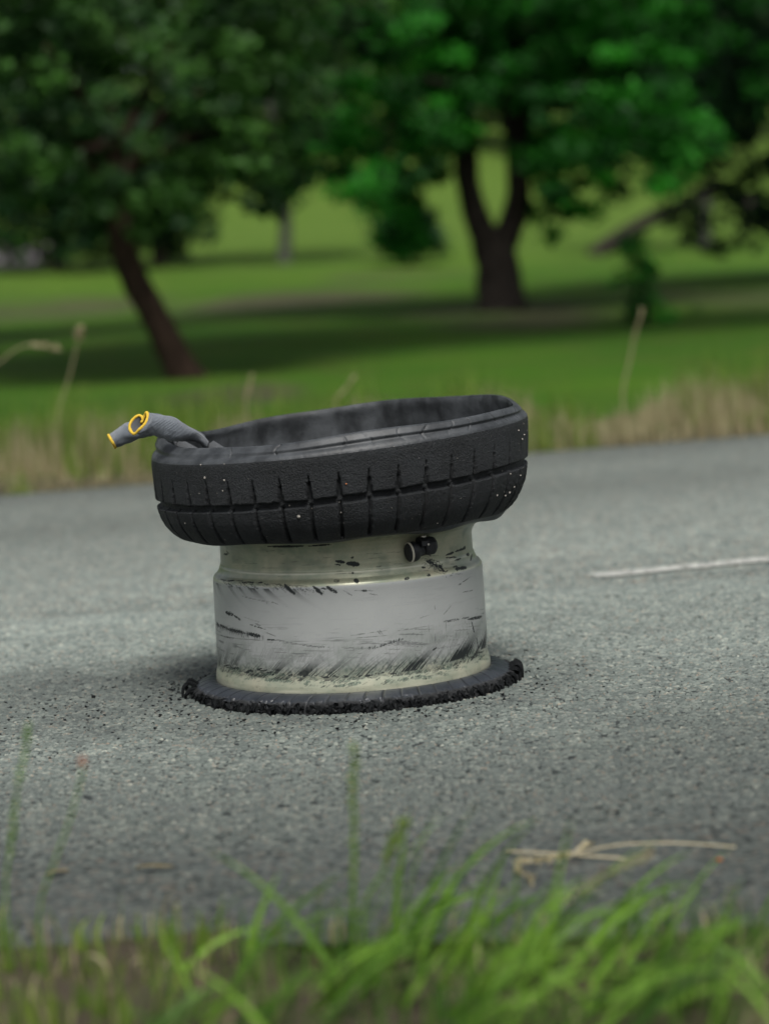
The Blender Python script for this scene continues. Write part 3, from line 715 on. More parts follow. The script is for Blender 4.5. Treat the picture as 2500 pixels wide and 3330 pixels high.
# ---- flattened lower sidewall under the rim, with torn edge
def build_flap():
    nt = 1400; th = np.arange(nt) * 2 * math.pi / nt
    key = np.array([(.2300, .022), (.2318, .0305), (.2345, .0318), (.2390, .0320), (.2460, .0308), (.2540, .0278), (.2610, .0245), (.2660, .0218), (.2690, .0180), (.2700, .008), (.2690, .001), (.25, .001), (.2300, .010)])
    L = np.concatenate([[0], np.cumsum(np.hypot(*np.diff(key, axis=0).T))]); s = np.linspace(0, L[-1], 70)
    r = np.interp(s, L, key[:, 0]); z = np.interp(s, L, key[:, 1])
    k = np.ones(3) / 3
    r[1:-1] = np.convolve(r, k, 'valid'); z[1:-1] = np.convolve(z, k, 'valid')
    T, Rr = np.meshgrid(th, r); _, Z = np.meshgrid(th, z)
    Tw = (T + math.pi) % (2 * math.pi) - math.pi
    N = 52
    sh = (Rr - .233) / .04
    ph = ((T + .10 * sh - .05 * sh * sh) * N / (2 * math.pi) + .15 * np.sin(T * 3)) % 1
    ln = smooth(.0028, .0010, np.minimum(ph, 1 - ph) * 2 * math.pi * .255 / N) * (Rr > .2335) * (Z > .012) * (.35 + .65 * vnoise(T * 9, sh * 2, 3))
    out = smooth(.257, .268, Rr)
    Z = Z - ln * .0020 + .0012 * (fbm(T * 6, Rr * 60, 5, 3) - .5) * smooth(.234, .25, Rr) * (Z > .005)
    Rr = Rr + out * (.012 * (fbm(T * 9, Z * 60, 9, 4) - .5) + .008 * (vnoise(T * 60, Z * 260, 10) - .5)) + out * .006 * np.exp(-((Tw - 1.45) / .25) ** 2)
    Z = np.maximum(Z, .0012)
    V = np.stack([Rr * np.sin(T), -Rr * np.cos(T), Z], -1)
    o = make('flattened_sidewall', V.reshape(-1, 3), gridfaces(70, nt, True), MAT['flap'], wheel, attrs={'line': ln.ravel(), 'edge': smooth(.2615, .2675, Rr).ravel()})
    o['label'] = 'flattened lower tyre sidewall with torn black edge lying on the asphalt'
    # shreds
    r_ = np.random.default_rng(12); V = []; Fc = []; n_ = 0
    for i in range(1150):
        t_ = r_.uniform(0, 2 * math.pi)
        w_ = ((t_ + math.pi) % (2 * math.pi)) - math.pi
        bigk = 1 + 1.2 * math.exp(-((w_ - 1.45) / .22) ** 2) + .8 * math.exp(-((w_ + 1.5) / .12) ** 2)
        rr = .2685 + r_.uniform(-.003, .004); zz = r_.uniform(.003, .0185)
        ex_ = bool(r_.random() < .12)
        d = np.array([math.sin(t_), -math.cos(t_), 0]); tg = np.array([math.cos(t_), math.sin(t_), 0]); up_ = np.array([0, 0, 1.])
        hang = r_.random() < .6
        if hang: zz = r_.uniform(.011, .021)
        ln_ = (r_.uniform(.008, .016) if hang else r_.uniform(.004, .009)) * min(bigk, 1.5); wd = r_.uniform(.0014, .0046)
        dirv = d * r_.uniform(.15, .6) + tg * r_.normal() * .35 + up_ * (-.9 if hang else r_.normal() * .5); dirv /= np.linalg.norm(dirv)
        sd_ = tg * 1.0 + r_.normal(size=3) * .45; sd_ -= dirv * sd_.dot(dirv); sd_ /= np.linalg.norm(sd_); th3 = np.cross(dirv, sd_)
        p = d * rr + up_ * zz
        pts = [p - sd_ * wd, p + sd_ * wd, p + th3 * wd, p + dirv * ln_ * .55 + sd_ * wd * .8 + th3 * wd * .3, p + dirv * ln_ * .6 - sd_ * wd * .7, p + dirv * ln_ + th3 * r_.normal() * .002]
        for q in pts: q[2] = max(q[2], .0015)
        V += pts; f = [(0, 1, 3), (0, 3, 4), (4, 3, 5), (1, 2, 3), (2, 0, 4), (2, 4, 3)]
        Fc += [(a + n_, b + n_, c + n_) for a, b, c in f]; n_ += 6
    sh = make('torn_edge', np.array(V), np.array(Fc), MAT['torn'], wheel, smooth=False); tag(sh, kind='stuff')
def torn_flaps():
    r_ = np.random.default_rng(44)
    def P_(t, r, z): return np.array([r * math.sin(t), -r * math.cos(t), z])
    for t, out_, h, w in [(1.30, .012, .020, .0040), (1.40, .014, .024, .0045), (1.48, .016, .028, .0045), (1.56, .016, .028, .0045), (1.66, .016, .022, .0045), (-1.42, .018, .018, .0035), (-1.50, .022, .026, .0035), (-1.56, .016, .030, .0030), (.10, .012, .016, .003), (.45, .014, .014, .003), (-.5, .012, .015, .003), (-.95, .013, .016, .003), (.85, .013, .016, .0035)]:
        j = r_.uniform(-.02, .02, 4)
        o, C = ribbon_stem('torn_flap', [P_(t, .260, .018), P_(t + j[0], .268 + out_ * .45, h), P_(t + j[1], .268 + out_ * .9, h * .75), P_(t + j[2], .268 + out_, .004)], [w, w * 1.2, w, w * .5], MAT['torn'], wheel, 5)
        o.data.polygons.foreach_set('use_smooth', [False] * len(o.data.polygons))
m = NT('flap_rubber'); ln = m.attr('line').outputs['Fac']; ed = m.attr('edge').outputs['Fac']; n_ = m.noise(25, 5, .6); n2_ = m.noise(600, 4, .7)
c = m.mix(m.ramp(n_, [(.35, 0), (.7, 1)]), (.010, .0130, .0175), (.026, .030, .037)); c = m.mix(ed, c, (.004, .005, .006)); c = m.mix(ln, c, (.006, .007, .009))
m.l(c, m.b.inputs['Base Color']); m.l(m.ramp(ed, [(0, .38), (1, .9)]), m.b.inputs['Roughness']); m.bump(n2_, .25, .0008)
MAT['flap'] = m.m
build_flap()

# ---- pressure sensor on the neck
def lathe_obj(name, prof, n, mat, parent, M_, flat=False):
    V = []; 
    for a_, r_ in prof:
        for k in range(n):
            t = 2 * math.pi * (k + .5) / n; V.append(M_ @ Vector((a_, r_ * math.cos(t), r_ * math.sin(t))))
    nrow = len(prof); Fc = [tuple(f) for f in gridfaces(nrow, n, True)]
    Fc.append(tuple(range(n))[::-1]); Fc.append(tuple((nrow - 1) * n + k for k in range(n)))
    return make(name, [tuple(v) for v in V], Fc, mat, parent, smooth=not flat)
def build_sensor():
    t_, z_ = wl(1372, 1782, .222)
    n = Vector((math.sin(t_), -math.cos(t_), 0)); tg = Vector((math.cos(t_), math.sin(t_), 0)); up = Vector((0, 0, 1))
    c = n * .2215 + up * z_
    Mx = Matrix((tg, up, n)).transposed().to_4x4(); Mx.translation = c
    S = empty('pressure_sensor', (0, 0, 0)); S.parent = wheel
    S['label'] = 'small black two lobed valve sensor fixed to the neck of the wheel'
    rz = Matrix.Rotation(R(6), 4, 'Z')
    e = lambda p, w: [(a - 0, r * w) for a, r in p]
    lathe_obj('sensor_body', [(-.0290, .010), (-.0285, .0135), (-.0262, .0160), (-.0150, .0165), (-.0105, .0150), (-.0075, .0118), (-.005, .0105), (.001, .0105)], 28, MAT['plastic'], S, Mx @ rz @ Matrix.Translation((0, -.002, 0)) @ Matrix.Diagonal((1, 1, .75, 1)))
    lathe_obj('label_band', [(-.0278, .0156), (-.0275, .0166), (-.0248, .0169), (-.0245, .0160)], 28, MAT['tape'], S, Mx @ rz @ Matrix.Translation((.001, -.002, 0)) @ Matrix.Diagonal((1, 1, .75, 1)))
    lathe_obj('valve_cap', [(.0005, .0095), (.0025, .0132), (.0060, .0152), (.0175, .0152), (.0225, .0118), (.0235, .0085)], 8, MAT['plastic'], S, Mx @ rz @ Matrix.Translation((.003, .0005, 0)) @ Matrix.Diagonal((1, 1, .75, 1)), True)
    # clip over the middle and its metal stud
    V = []; 
    for x in (-.0075, .0065):
        for y, zz in ((.004, .0125), (.012, .0115), (.0175, .006), (.0175, -.004), (.012, -.006), (.004, -.006)):
            V.append(tuple(Mx @ Vector((x, y, zz))))
    F2 = [(0, 6, 7, 1), (1, 7, 8, 2), (2, 8, 9, 3), (3, 9, 10, 4), (4, 10, 11, 5), (5, 11, 6, 0), (0, 1, 2, 3, 4, 5), (11, 10, 9, 8, 7, 6)]
    make('clip', V, F2, MAT['plastic'], S, smooth=False)
    st = lathe_obj('stud', [(0, .0052), (.0035, .0052), (.0055, .003)], 10, MAT['metal'], S, Mx @ Matrix.Translation((.002, .0165, .002)) @ Matrix.Rotation(R(90), 4, 'Z'))
    lathe_obj('screw', [(0, .0022), (.001, .0022), (.0014, .0012)], 8, MAT['metal'], S, Mx @ Matrix.Translation((.0045, .006, .0122)) @ Matrix.Rotation(R(-90), 4, 'Y'))
build_sensor()

# ------------------------------------------------------------------ gloves
def catmull(pts, n):
    P = np.array(pts); out = []
    m_ = len(P)
    for i in range(m_ - 1):
        p0 = P[max(i - 1, 0)]; p1 = P[i]; p2 = P[i + 1]; p3 = P[min(i + 2, m_ - 1)]
        for k in range(n):
            t = k / n; out.append(.5 * ((2 * p1) + (-p0 + p2) * t + (2 * p0 - 5 * p1 + 4 * p2 - p3) * t * t + (-p0 + 3 * p1 - 3 * p2 + p3) * t ** 3))
    out.append(P[-1]); return np.array(out)
def closed_resamp(pts, n):
    P = np.array(list(pts) + [pts[0]]); 
    ext = np.concatenate([P[-3:-1], P, P[1:3]])
    C = catmull(ext, 8)[16:-16]
    d = np.concatenate([[0], np.cumsum(np.linalg.norm(np.diff(C, axis=0), axis=1))])
    s = np.linspace(0, d[-1], n, endpoint=False)
    return np.stack([np.interp(s, d, C[:, k]) for k in range(3)], -1)
def zpt(zx, zy, dy, Y0):
    p = at_y(300 + zx / 3.955, 1300 + zy / 3.955, Y0); 
    v = (p - CAMP).normalized(); return np.array(p + v * dy)
m = NT('dark_palm_cuff_shade'); n_ = m.noise(300, 4, .6); m.l(m.mix(n_, (.03, .033, .038), (.07, .075, .08)), m.b.inputs['Base Color']); m.set(Roughness=.85); MAT['knit2'] = m.m
def glove(sections, Y0, label, tip, seed):
    """sections: closed loops of picture points with depth offsets; swept into a knitted sleeve with a sewn hem"""
    nA = 72
    S = [closed_resamp([zpt(*q, Y0) for q in sec], nA) for sec in sections]
    S = np.array(S); rows = []
    B = catmull(S.reshape(len(S), -1), 10).reshape(-1, nA, 3)
    r_ = np.random.default_rng(seed)
    # small creases
    c = B.mean(1, keepdims=True); d = B - c; ln = np.linalg.norm(d, axis=2, keepdims=True) + 1e-6
    ii, jj = np.meshgrid(np.arange(B.shape[0]), np.arange(nA), indexing='ij')
    cr = (.0050 * (fbm(ii * .055 + jj * .045, jj * .085 - ii * .05, seed, 2) - .5) + .0022 * (fbm(ii * .2 + jj * .05, jj * .12 - ii * .06, seed + 5, 2) - .5)) * smooth(1, 16, ii)
    B = B + d / ln * cr[..., None]
    base = B[0].mean(0)
    g = empty('work_glove', tuple(base)); tag(g, label, 'glove', 'grey work gloves tucked in the tyre')
    V = (B - base).reshape(-1, 3)
    o = make('knit_cuff', V, gridfaces(B.shape[0], nA, True), [MAT['knit'], MAT['knit2']], g)
    uvl = o.data.uv_layers.new(name='UVMap'); 
    li = np.empty(len(o.data.loops), dtype=np.int32); o.data.loops.foreach_get('vertex_index', li)
    u = (li % nA) / nA; v = (li // nA) / B.shape[0]
    fu = u.reshape(-1, 4).copy(); wrap = (fu.max(1) - fu.min(1)) > .5; fu[wrap] = np.where(fu[wrap] < .5, fu[wrap] + 1, fu[wrap])
    uvl.data.foreach_set('uv', np.stack([fu.ravel(), v], -1).astype(np.float32).ravel())
    sm = o.modifiers.new('thickness', 'SOLIDIFY'); sm.thickness = .0012; sm.offset = 0; sm.material_offset = 1; sm.material_offset_rim = 0  # cuff inside takes the dark palm colour, painting shade into the opening
    # hem: a rolled tube along the first loop
    C = B[0] - base; nH = 8; nv = len(C); tang = np.roll(C, -1, 0) - np.roll(C, 1, 0); tang /= np.linalg.norm(tang, axis=1, keepdims=True)
    n1h = np.cross(tang, np.array([0.3, .5, .8])); n1h /= np.linalg.norm(n1h, axis=1, keepdims=True); n2h = np.cross(tang, n1h)
    ring = []
    for k in range(nv):
        rad = .0025 * (1 + .10 * r_.normal())
        for h in range(nH):
            a_ = 2 * math.pi * h / nH; ring.append(C[k] + rad * (math.cos(a_) * n1h[k] + math.sin(a_) * n2h[k]))
    ring = np.array(ring); Fh = gridfaces(nv, nH, True)
    last = np.array([[(nv - 1) * nH + h, (nv - 1) * nH + (h + 1) % nH, (h + 1) % nH, h] for h in range(nH)])
    make('yellow_hem', ring, np.concatenate([Fh, last]), MAT['yellow'], g)
    # hand part hanging inside the tyre: palm and fingers
    end = B[-1].mean(0); dirv = np.array(tip) - end; L = np.linalg.norm(dirv); dirv /= L
    side = np.cross(dirv, np.array([0.3, 1, 0])); side /= np.linalg.norm(side); nrm = np.cross(side, dirv)
    def tube(pts, rads, name, flat=.45):
        Vv = []
        for p, rd_ in zip(pts, rads):
            for h in range(10):
                a_ = 2 * math.pi * h / 10; Vv.append(p + side * rd_ * math.cos(a_) + nrm * rd_ * flat * math.sin(a_) - base)
        n = len(pts); Fh = [tuple(f) for f in gridfaces(n, 10, True)] + [tuple(range(9, -1, -1)), tuple((n - 1) * 10 + k for k in range(10))]
        return make(name, np.array(Vv), Fh, MAT['knit2'], g)
    tube([end, end + dirv * .03, end + dirv * .07, end + dirv * .09], [.014, .026, .030, .026], 'palm', .35)
    for k, (off, fl) in enumerate(((-.021, .045), (-.007, .055), (.007, .052), (.021, .040))):
        b_ = end + dirv * .085 + side * off; tube([b_, b_ + dirv * fl * .5 + nrm * .004, b_ + dirv * fl + nrm * .010], [.0085, .008, .005], 'finger', .8)
    return g

def ell(top, bot, dth, d0, n=14, bulge=0.16):
    """oval loop of picture points: top -> near side -> bottom -> far side"""
    t = np.array(top, float); b = np.array(bot, float); c = (t + b) / 2; h = (t - b) / 2
    pr = np.array([h[1], -h[0]]); pr = pr / (np.linalg.norm(pr) + 1e-6)
    out = []
    for k in range(n):
        a_ = 2 * math.pi * k / n
        q = c + h * math.cos(a_); out.append((q[0], q[1], d0 - dth * math.sin(a_)))
    return out
def inside(p): return tuple(WC + Vector(p))
front = [
    [(705, 165, 0), (716, 215, -.005), (692, 290, -.010), (650, 345, -.012), (600, 390, -.012), (545, 440, -.008), (500, 405, .000), (483, 350, .006), (500, 290, .010), (545, 235, .012), (600, 203, .012), (638, 215, .010), (655, 255, .007), (630, 300, .004), (660, 250, .005), (685, 190, .004)],
    [(740, 168, 0), (760, 215, -.007), (735, 300, -.013), (700, 360, -.015), (660, 400, -.014), (620, 428, -.008), (590, 405, .000), (575, 370, .006), (585, 320, .010), (610, 270, .013), (650, 235, .013), (680, 230, .012), (695, 255, .010), (690, 280, .008), (700, 240, .007), (718, 195, .005)],
    ell((830, 180), (735, 425), .016, .002), ell((950, 208), (830, 462), .017, .004), ell((1080, 250), (950, 512), .017, .008), ell((1190, 306), (1090, 530), .016, .016), ell((1310, 378), (1230, 522), .014, .030), ell((1410, 448), (1360, 545), .012, .046), ell((1500, 540), (1470, 640), .011, .064)]
rear = [ell((212, 455), (300, 612), .020, .0), ell((250, 430), (330, 602), .020, .001), ell((340, 365), (430, 560), .019, .003), ell((440, 310), (540, 520), .018, .005), ell((560, 275), (640, 480), .018, .006), ell((680, 285), (730, 460), .017, .008), ell((800, 300), (830, 450), .016, .012), ell((930, 330), (940, 470), .014, .024), ell((1040, 400), (1030, 540), .012, .045), ell((1090, 520), (1070, 640), .012, .062)]
glove(rear, 4.00, 'grey knitted work glove with yellow hem drooping off the left end of the tyre', inside((-.20, -.03, .33)), 41)
glove(front, 3.915, 'grey knitted work glove with open round yellow hem lying over the tyre lip', inside((-.15, -.10, .33)), 57)

# ------------------------------------------------------------------ loose bits on the road
def crumbs():
    r_ = np.random.default_rng(31)
    big = [(115, 2282, .006), (305, 2278, .011), (182, 2281, .005), (485, 2276, .006), (520, 2278, .007), (585, 2285, .008), (560, 2234, .006), (32, 2350, .006), (265, 2330, .005), (318, 2345, .006), (432, 2295, .004), (1712, 2126, .008), (1745, 2232, .007), (855, 2386, .006), (895, 2392, .006), (1450, 2416, .005), (660, 2180, .006), (490, 2180, .005)]
    for i, (px, py, s) in enumerate(big):
        p = ground(px, py); v, f = rock(300 + i, (1.25, .8, .6))
        o = make('rubber_scrap', v * s * .5, f, MAT['torn'], None, smooth=False); o.location = (p.x, p.y, .0035 + s * .22); o.rotation_euler.z = i * 1.7
        tag(o, 'small black scrap of torn rubber lying on the asphalt beside the wheel', 'rubber scrap', 'rubber scraps scattered round the wheel')
    V = []; Fc = []; n = 0
    for i in range(900):
        if i % 3: a_ = r_.uniform(0, 2 * math.pi); d = .29 + abs(r_.normal()) * .06; x, y = WC.x + d * math.sin(a_), WC.y - d * math.cos(a_)
        else: x, y = WC.x - .30 - abs(r_.normal()) * .22, WC.y + r_.normal() * .18
        v, f = rock(i, (1.2, .8, .6)); s = r_.uniform(.0010, .0028)
        V.append(v * s + np.array([x, y, .0035 + s * .3])); Fc.append(f + n); n += 12
    o = make('rubber_crumbs', np.concatenate(V), np.concatenate(Fc), MAT['torn'], None, smooth=False)
    tag(o, 'tiny black rubber crumbs sprinkled on the asphalt around the wheel', 'crumbs', kind='stuff')
crumbs()

def ribbon_stem(name, pts, rads, mat, parent=None, n=6):
    C = catmull(pts, 6); rr = np.interp(np.linspace(0, 1, len(C)), np.linspace(0, 1, len(rads)), rads)
    V = []
    for k in range(len(C)):
        t = C[min(k + 1, len(C) - 1)] - C[max(k - 1, 0)]; t /= np.linalg.norm(t) + 1e-9
        a = np.cross(t, [.2, .9, .35]); a /= np.linalg.norm(a) + 1e-9; b = np.cross(t, a)
        for h in range(n):
            w = 2 * math.pi * h / n; V.append(C[k] + rr[k] * (a * math.cos(w) + b * math.sin(w)))
    Fc = [tuple(f) for f in gridfaces(len(C), n, True)] + [tuple(range(n - 1, -1, -1)), tuple((len(C) - 1) * n + h for h in range(n))]
    return make(name, np.array(V), Fc, mat, parent), C
def seedhead(name, C, frm, size, mat, parent, seed, count=60):
    """little husks along the end of a stem"""
    r_ = np.random.default_rng(seed); V = []; Fc = []; n = 0
    idx = np.linspace(frm * (len(C) - 1), len(C) - 1, count)
    for q in idx:
        i = int(min(q, len(C) - 2)); p = C[i] + (C[i + 1] - C[i]) * (q - i); t = C[i + 1] - C[i]; t = t / (np.linalg.norm(t) + 1e-9)
        d = t * r_.uniform(.6, 1.3) + r_.normal(size=3) * .45; d /= np.linalg.norm(d); s = np.cross(d, r_.normal(size=3)); s /= np.linalg.norm(s); u = np.cross(d, s)
        L = size * r_.uniform(.7, 1.3); w = L * .2
        V += [p, p + d * L * .45 + s * w, p + d * L * .45 - s * w * .5 + u * w, p + d * L * .45 - s * w * .5 - u * w, p + d * L]
        for f in ((0, 1, 2), (0, 2, 3), (0, 3, 1), (4, 2, 1), (4, 3, 2), (4, 1, 3)): Fc.append(tuple(x + n for x in f))
        n += 5
    return make(name, np.array(V), Fc, mat, parent, smooth=False, attrs={'tint': r_.uniform(.2, 1, len(V))})
torn_flaps()
def lying(px, py, z=.006): p = ground(px, py, z); return np.array(p)
def straws():
    s1, C = ribbon_stem('straw', [lying(1640, 2768), lying(1760, 2774), lying(1900, 2783), lying(2032, 2792)], [.0014, .0015, .0015, .0014], MAT['straw'])
    tag(s1, 'straight pale piece of dry straw lying on the asphalt', 'straw')
    g = empty('dry_grass_stalk', tuple(lying(2390, 2755)))
    tag(g, 'bent dry grass stalk with curled seed head lying across a straight straw', 'grass stalk')
    b = np.array(g.location)
    pts = [lying(2390, 2755, .008) - b, lying(2250, 2744, .010) - b, lying(2100, 2742, .012) - b, lying(1980, 2752, .012) - b, lying(1880, 2775, .012) - b, lying(1790, 2790, .012) - b, lying(1700, 2800, .01) - b, lying(1680, 2825, .008) - b, lying(1725, 2855, .008) - b]
    o, C = ribbon_stem('stem', pts, [.0012, .0012, .0011, .0011, .0011, .0011, .0011, .0010, .0010], MAT['straw'], g)
    seedhead('seed_head', C, .52, .010, MAT['dry'], g, 4, 90)
    side, C2 = ribbon_stem('stem', [lying(1860, 2780, .012) - b, lying(1890, 2752, .014) - b, lying(1915, 2742, .014) - b], [.0013, .0018, .0010], MAT['straw'], g)
    seedhead('seed_head', C2, .3, .009, MAT['dry'], g, 5, 24)
    p = ground(2337, 2795, .004); v, f = rock(900, (1.5, 1, .7)); o = make('red_brown_bud', v * .0038, f, MAT['rust'], None, smooth=True); o.location = p; tag(o, 'tiny red brown bud lying on the asphalt at the right', 'bud')
    for nm, (x0, y0, x1, y1), lb in (('dead_leaf', (150, 2838, 225, 2818), 'small curled pale dead leaf on the asphalt at the far left'), ('dead_leaf', (440, 2816, 565, 2806), 'longer flat pale dead leaf on the asphalt left of centre')):
        a_ = lying(x0, y0, .007); b_ = lying(x1, y1, .010); n = 12; V = []
        ax = b_ - a_; sd_ = np.cross(ax / np.linalg.norm(ax), [0, 0, 1.])
        for k in range(n + 1):
            t = k / n; w = .006 * math.sin(math.pi * min(1, max(.03, t))) ** .7; c_ = a_ + ax * t + np.array([0, 0, .0015 * math.sin(math.pi * t * 1.5) - .003])
            for sg in (-1, 0, 1): V.append(c_ + sd_ * w * sg + np.array([0, 0, .0015 * abs(sg)]))
        o = make(nm, np.array(V), gridfaces(n + 1, 3), MAT['dry'], None, attrs={'tint': np.full(len(V), .2)}); tag(o, lb, 'leaf')
        md = o.modifiers.new('thickness', 'SOLIDIFY'); md.thickness = .0006
straws()

# ------------------------------------------------------------------ grass
def blades(name, roots, L, lean, width, tint, mat, seed, parent=None, seg=5, curl=1.0, start=0.0):
    r_ = np.random.default_rng(seed); n = len(roots)
    k = np.linspace(0, 1, seg + 1)[None, :, None]
    dirn = lean / (np.linalg.norm(lean, axis=1, keepdims=True) + 1e-9)
    amt = np.linalg.norm(lean, axis=1)[:, None, None]
    up_ = np.array([0, 0, 1.])[None, None]
    Ls = L[:, None, None]
    ang = amt * (start + (1 - start) * (k * .35 + curl * k ** 2 * .65))
    # integrate the bend
    dk = 1.0 / seg
    step = np.sin(ang) * dirn[:, None, :] + np.cos(ang) * up_
    pos = np.concatenate([np.zeros((n, 1, 3)), np.cumsum(step[:, :-1] * dk, axis=1)], axis=1) * Ls + roots[:, None, :]
    sv = np.stack([-dirn[:, 1], dirn[:, 0], np.zeros(n)], -1) * .75 + r_.normal(size=(n, 3)) * .5; sv /= np.linalg.norm(sv, axis=1, keepdims=True)
    w = width[:, None, None] * (1 - k ** 1.7 * .97)
    A = pos + sv[:, None, :] * w; B = pos - sv[:, None, :] * w
    V = np.stack([A, B], 2).reshape(n, -1, 3)
    m_ = (seg + 1) * 2
    f = np.array([[2 * i, 2 * i + 1, 2 * i + 3, 2 * i + 2] for i in range(seg)])
    Fc = (f[None] + (np.arange(n) * m_)[:, None, None]).reshape(-1, 4)
    return make(name, V.reshape(-1, 3), Fc, mat, parent, attrs={'tint': np.repeat(tint, m_)})
def near_grass():
    r_ = np.random.default_rng(8)
    def strip(n, x0, x1, dmin, dmax, pw=1.0):
        q = r_.uniform(0, 1, n); d = dmin + (dmax - dmin) * r_.uniform(0, 1, n) ** pw
        p0 = np.array(ground(x0, 3085)); p1 = np.array(ground(x1, 3045))
        p = p0 + (p1 - p0) * q[:, None] - np.array(nn_)[None] * d[:, None]
        p[:, 2] = .004 + .04 * np.clip(d, 0, 1)
        return p
    R1 = strip(900, 740, 2800, .0, .75); cl = vnoise(R1[:, 0] * 20, R1[:, 1] * 20, 3); k = cl > .40; R1 = R1[k]; n = len(R1)
    lean = np.stack([r_.normal(.6, .7, n), r_.normal(.05, .5, n), np.zeros(n)], -1) * 1.4
    o = blades('verge_grass', R1, r_.uniform(.03, .10, n), lean, r_.uniform(.0014, .0030, n), r_.uniform(0, .55, n), MAT['green'], 1, seg=6)
    tag(o, 'thick short green grass along the near edge of the asphalt', 'grass', kind='stuff')
    R4 = strip(240, 640, 2750, .02, .45); n = len(R4)
    lean = np.stack([np.abs(r_.normal(1.5, .45, n)) * np.where(r_.random(n) < .88, 1, -1), r_.normal(.1, .35, n), np.zeros(n)], -1)
    px = R4[:, 0]
    o = blades('arching_verge_grass', R4, r_.uniform(.08, .175, n) * np.interp(px, [-.2, -.1, .12, .2, .35], [.75, 1.15, 1.1, .78, .62]), lean, r_.uniform(.0030, .0062, n), r_.uniform(.05, 1, n), MAT['green'], 11, seg=9, start=.42)
    tag(o, 'long broad green blades arching to the right over the near verge', 'grass', kind='stuff')
    R2 = strip(900, -300, 2800, -.03, .75); n = len(R2)
    lean = np.stack([r_.normal(.2, 1.0, n), r_.normal(.1, .8, n), np.zeros(n)], -1) * 1.5
    o = blades('dry_verge_grass', R2, r_.uniform(.015, .06, n), lean, r_.uniform(.0008, .0020, n), r_.uniform(0, .8, n), MAT['dry'], 2)
    tag(o, 'dry straw coloured blades tangled in the near verge grass', 'grass', kind='stuff')
    R3 = strip(800, -300, 800, .0, .6); cl = vnoise(R3[:, 0] * 26, R3[:, 1] * 26, 5); k_ = cl > .52; R3 = R3[k_]; n = len(R3)
    lean = np.stack([r_.normal(.0, .6, n), r_.normal(.1, .4, n), np.zeros(n)], -1)
    o = blades('low_verge_grass', R3, r_.uniform(.02, .06, n), lean, r_.uniform(.0015, .004, n), r_.uniform(.2, 1, n), MAT['vgreen'], 3)
    tag(o, 'short yellowish green tufts at the bottom left by the asphalt', 'grass', kind='stuff')
near_grass()

def stem_thing(name, base, pts, rad, mat, headmat, head_from, size, label, cat, seed, count=70, leaf=True):
    g = empty(name, tuple(base)); tag(g, label, cat)
    P = [np.array(p) - np.array(base) for p in pts]
    o, C = ribbon_stem('stem', P, [rad * 1.1, rad, rad * .7], mat, g)
    o.data.attributes.new('tint', 'FLOAT', 'POINT').data.foreach_set('value', np.full(len(o.data.vertices), .6, dtype=np.float32))
    seedhead('seed_head', C, head_from, size, headmat, g, seed, count)
    return g
def near_stem(base_px, pts_px, Y, label, headmat, seed, rad=.0018, size=.007, head=.45, count=70):
    pts = [np.array(at_y(x, y, Y)) for x, y in pts_px]
    b = pts[0].copy(); b[2] = max(.012, 0.0)
    pts = [b] + pts
    stem_thing('grass_stem', b, pts, rad, MAT['green'], headmat, head, size, label, 'grass stem', seed, count)
near_stem(None, [(1148, 2960), (1152, 2740), (1148, 2560), (1155, 2430)], 2.30, 'tall upright green grass stem with slim seed head in front of the wheel', MAT['vgreen'], 61, .0020, .007, .35, 110)
near_stem(None, [(1180, 2960), (1250, 2830), (1275, 2740), (1310, 2680)], 2.28, 'shorter forked grass stem with pale feathery head beside the tall one', MAT['vgreen'], 62, .0016, .009, .55, 70)
near_stem(None, [(20, 2900), (40, 2720), (60, 2560), (95, 2370)], 2.35, 'thin green grass stem with long spike at the left edge', MAT['green'], 63, .0012, .007, .40, 80)
near_stem(None, [(130, 2960), (180, 2800), (230, 2660), (265, 2530), (268, 2480)], 2.32, 'thin faint grass stem tipped with a red brown bud', MAT['rust'], 64, .0011, .006, .93, 40)
near_stem(None, [(568, 3060), (572, 3000), (575, 2945)], 2.30, 'short pale yellowish stalk poking up at the near road edge', MAT['dry'], 65, .0020, .006, .6, 30)
near_stem(None, [(1720, 3010), (1850, 2920), (2000, 2830), (2110, 2780)], 2.25, 'slanting brownish dry grass stalk leaning right over the near verge', MAT['dry'], 66, .0016, .008, .45, 70)

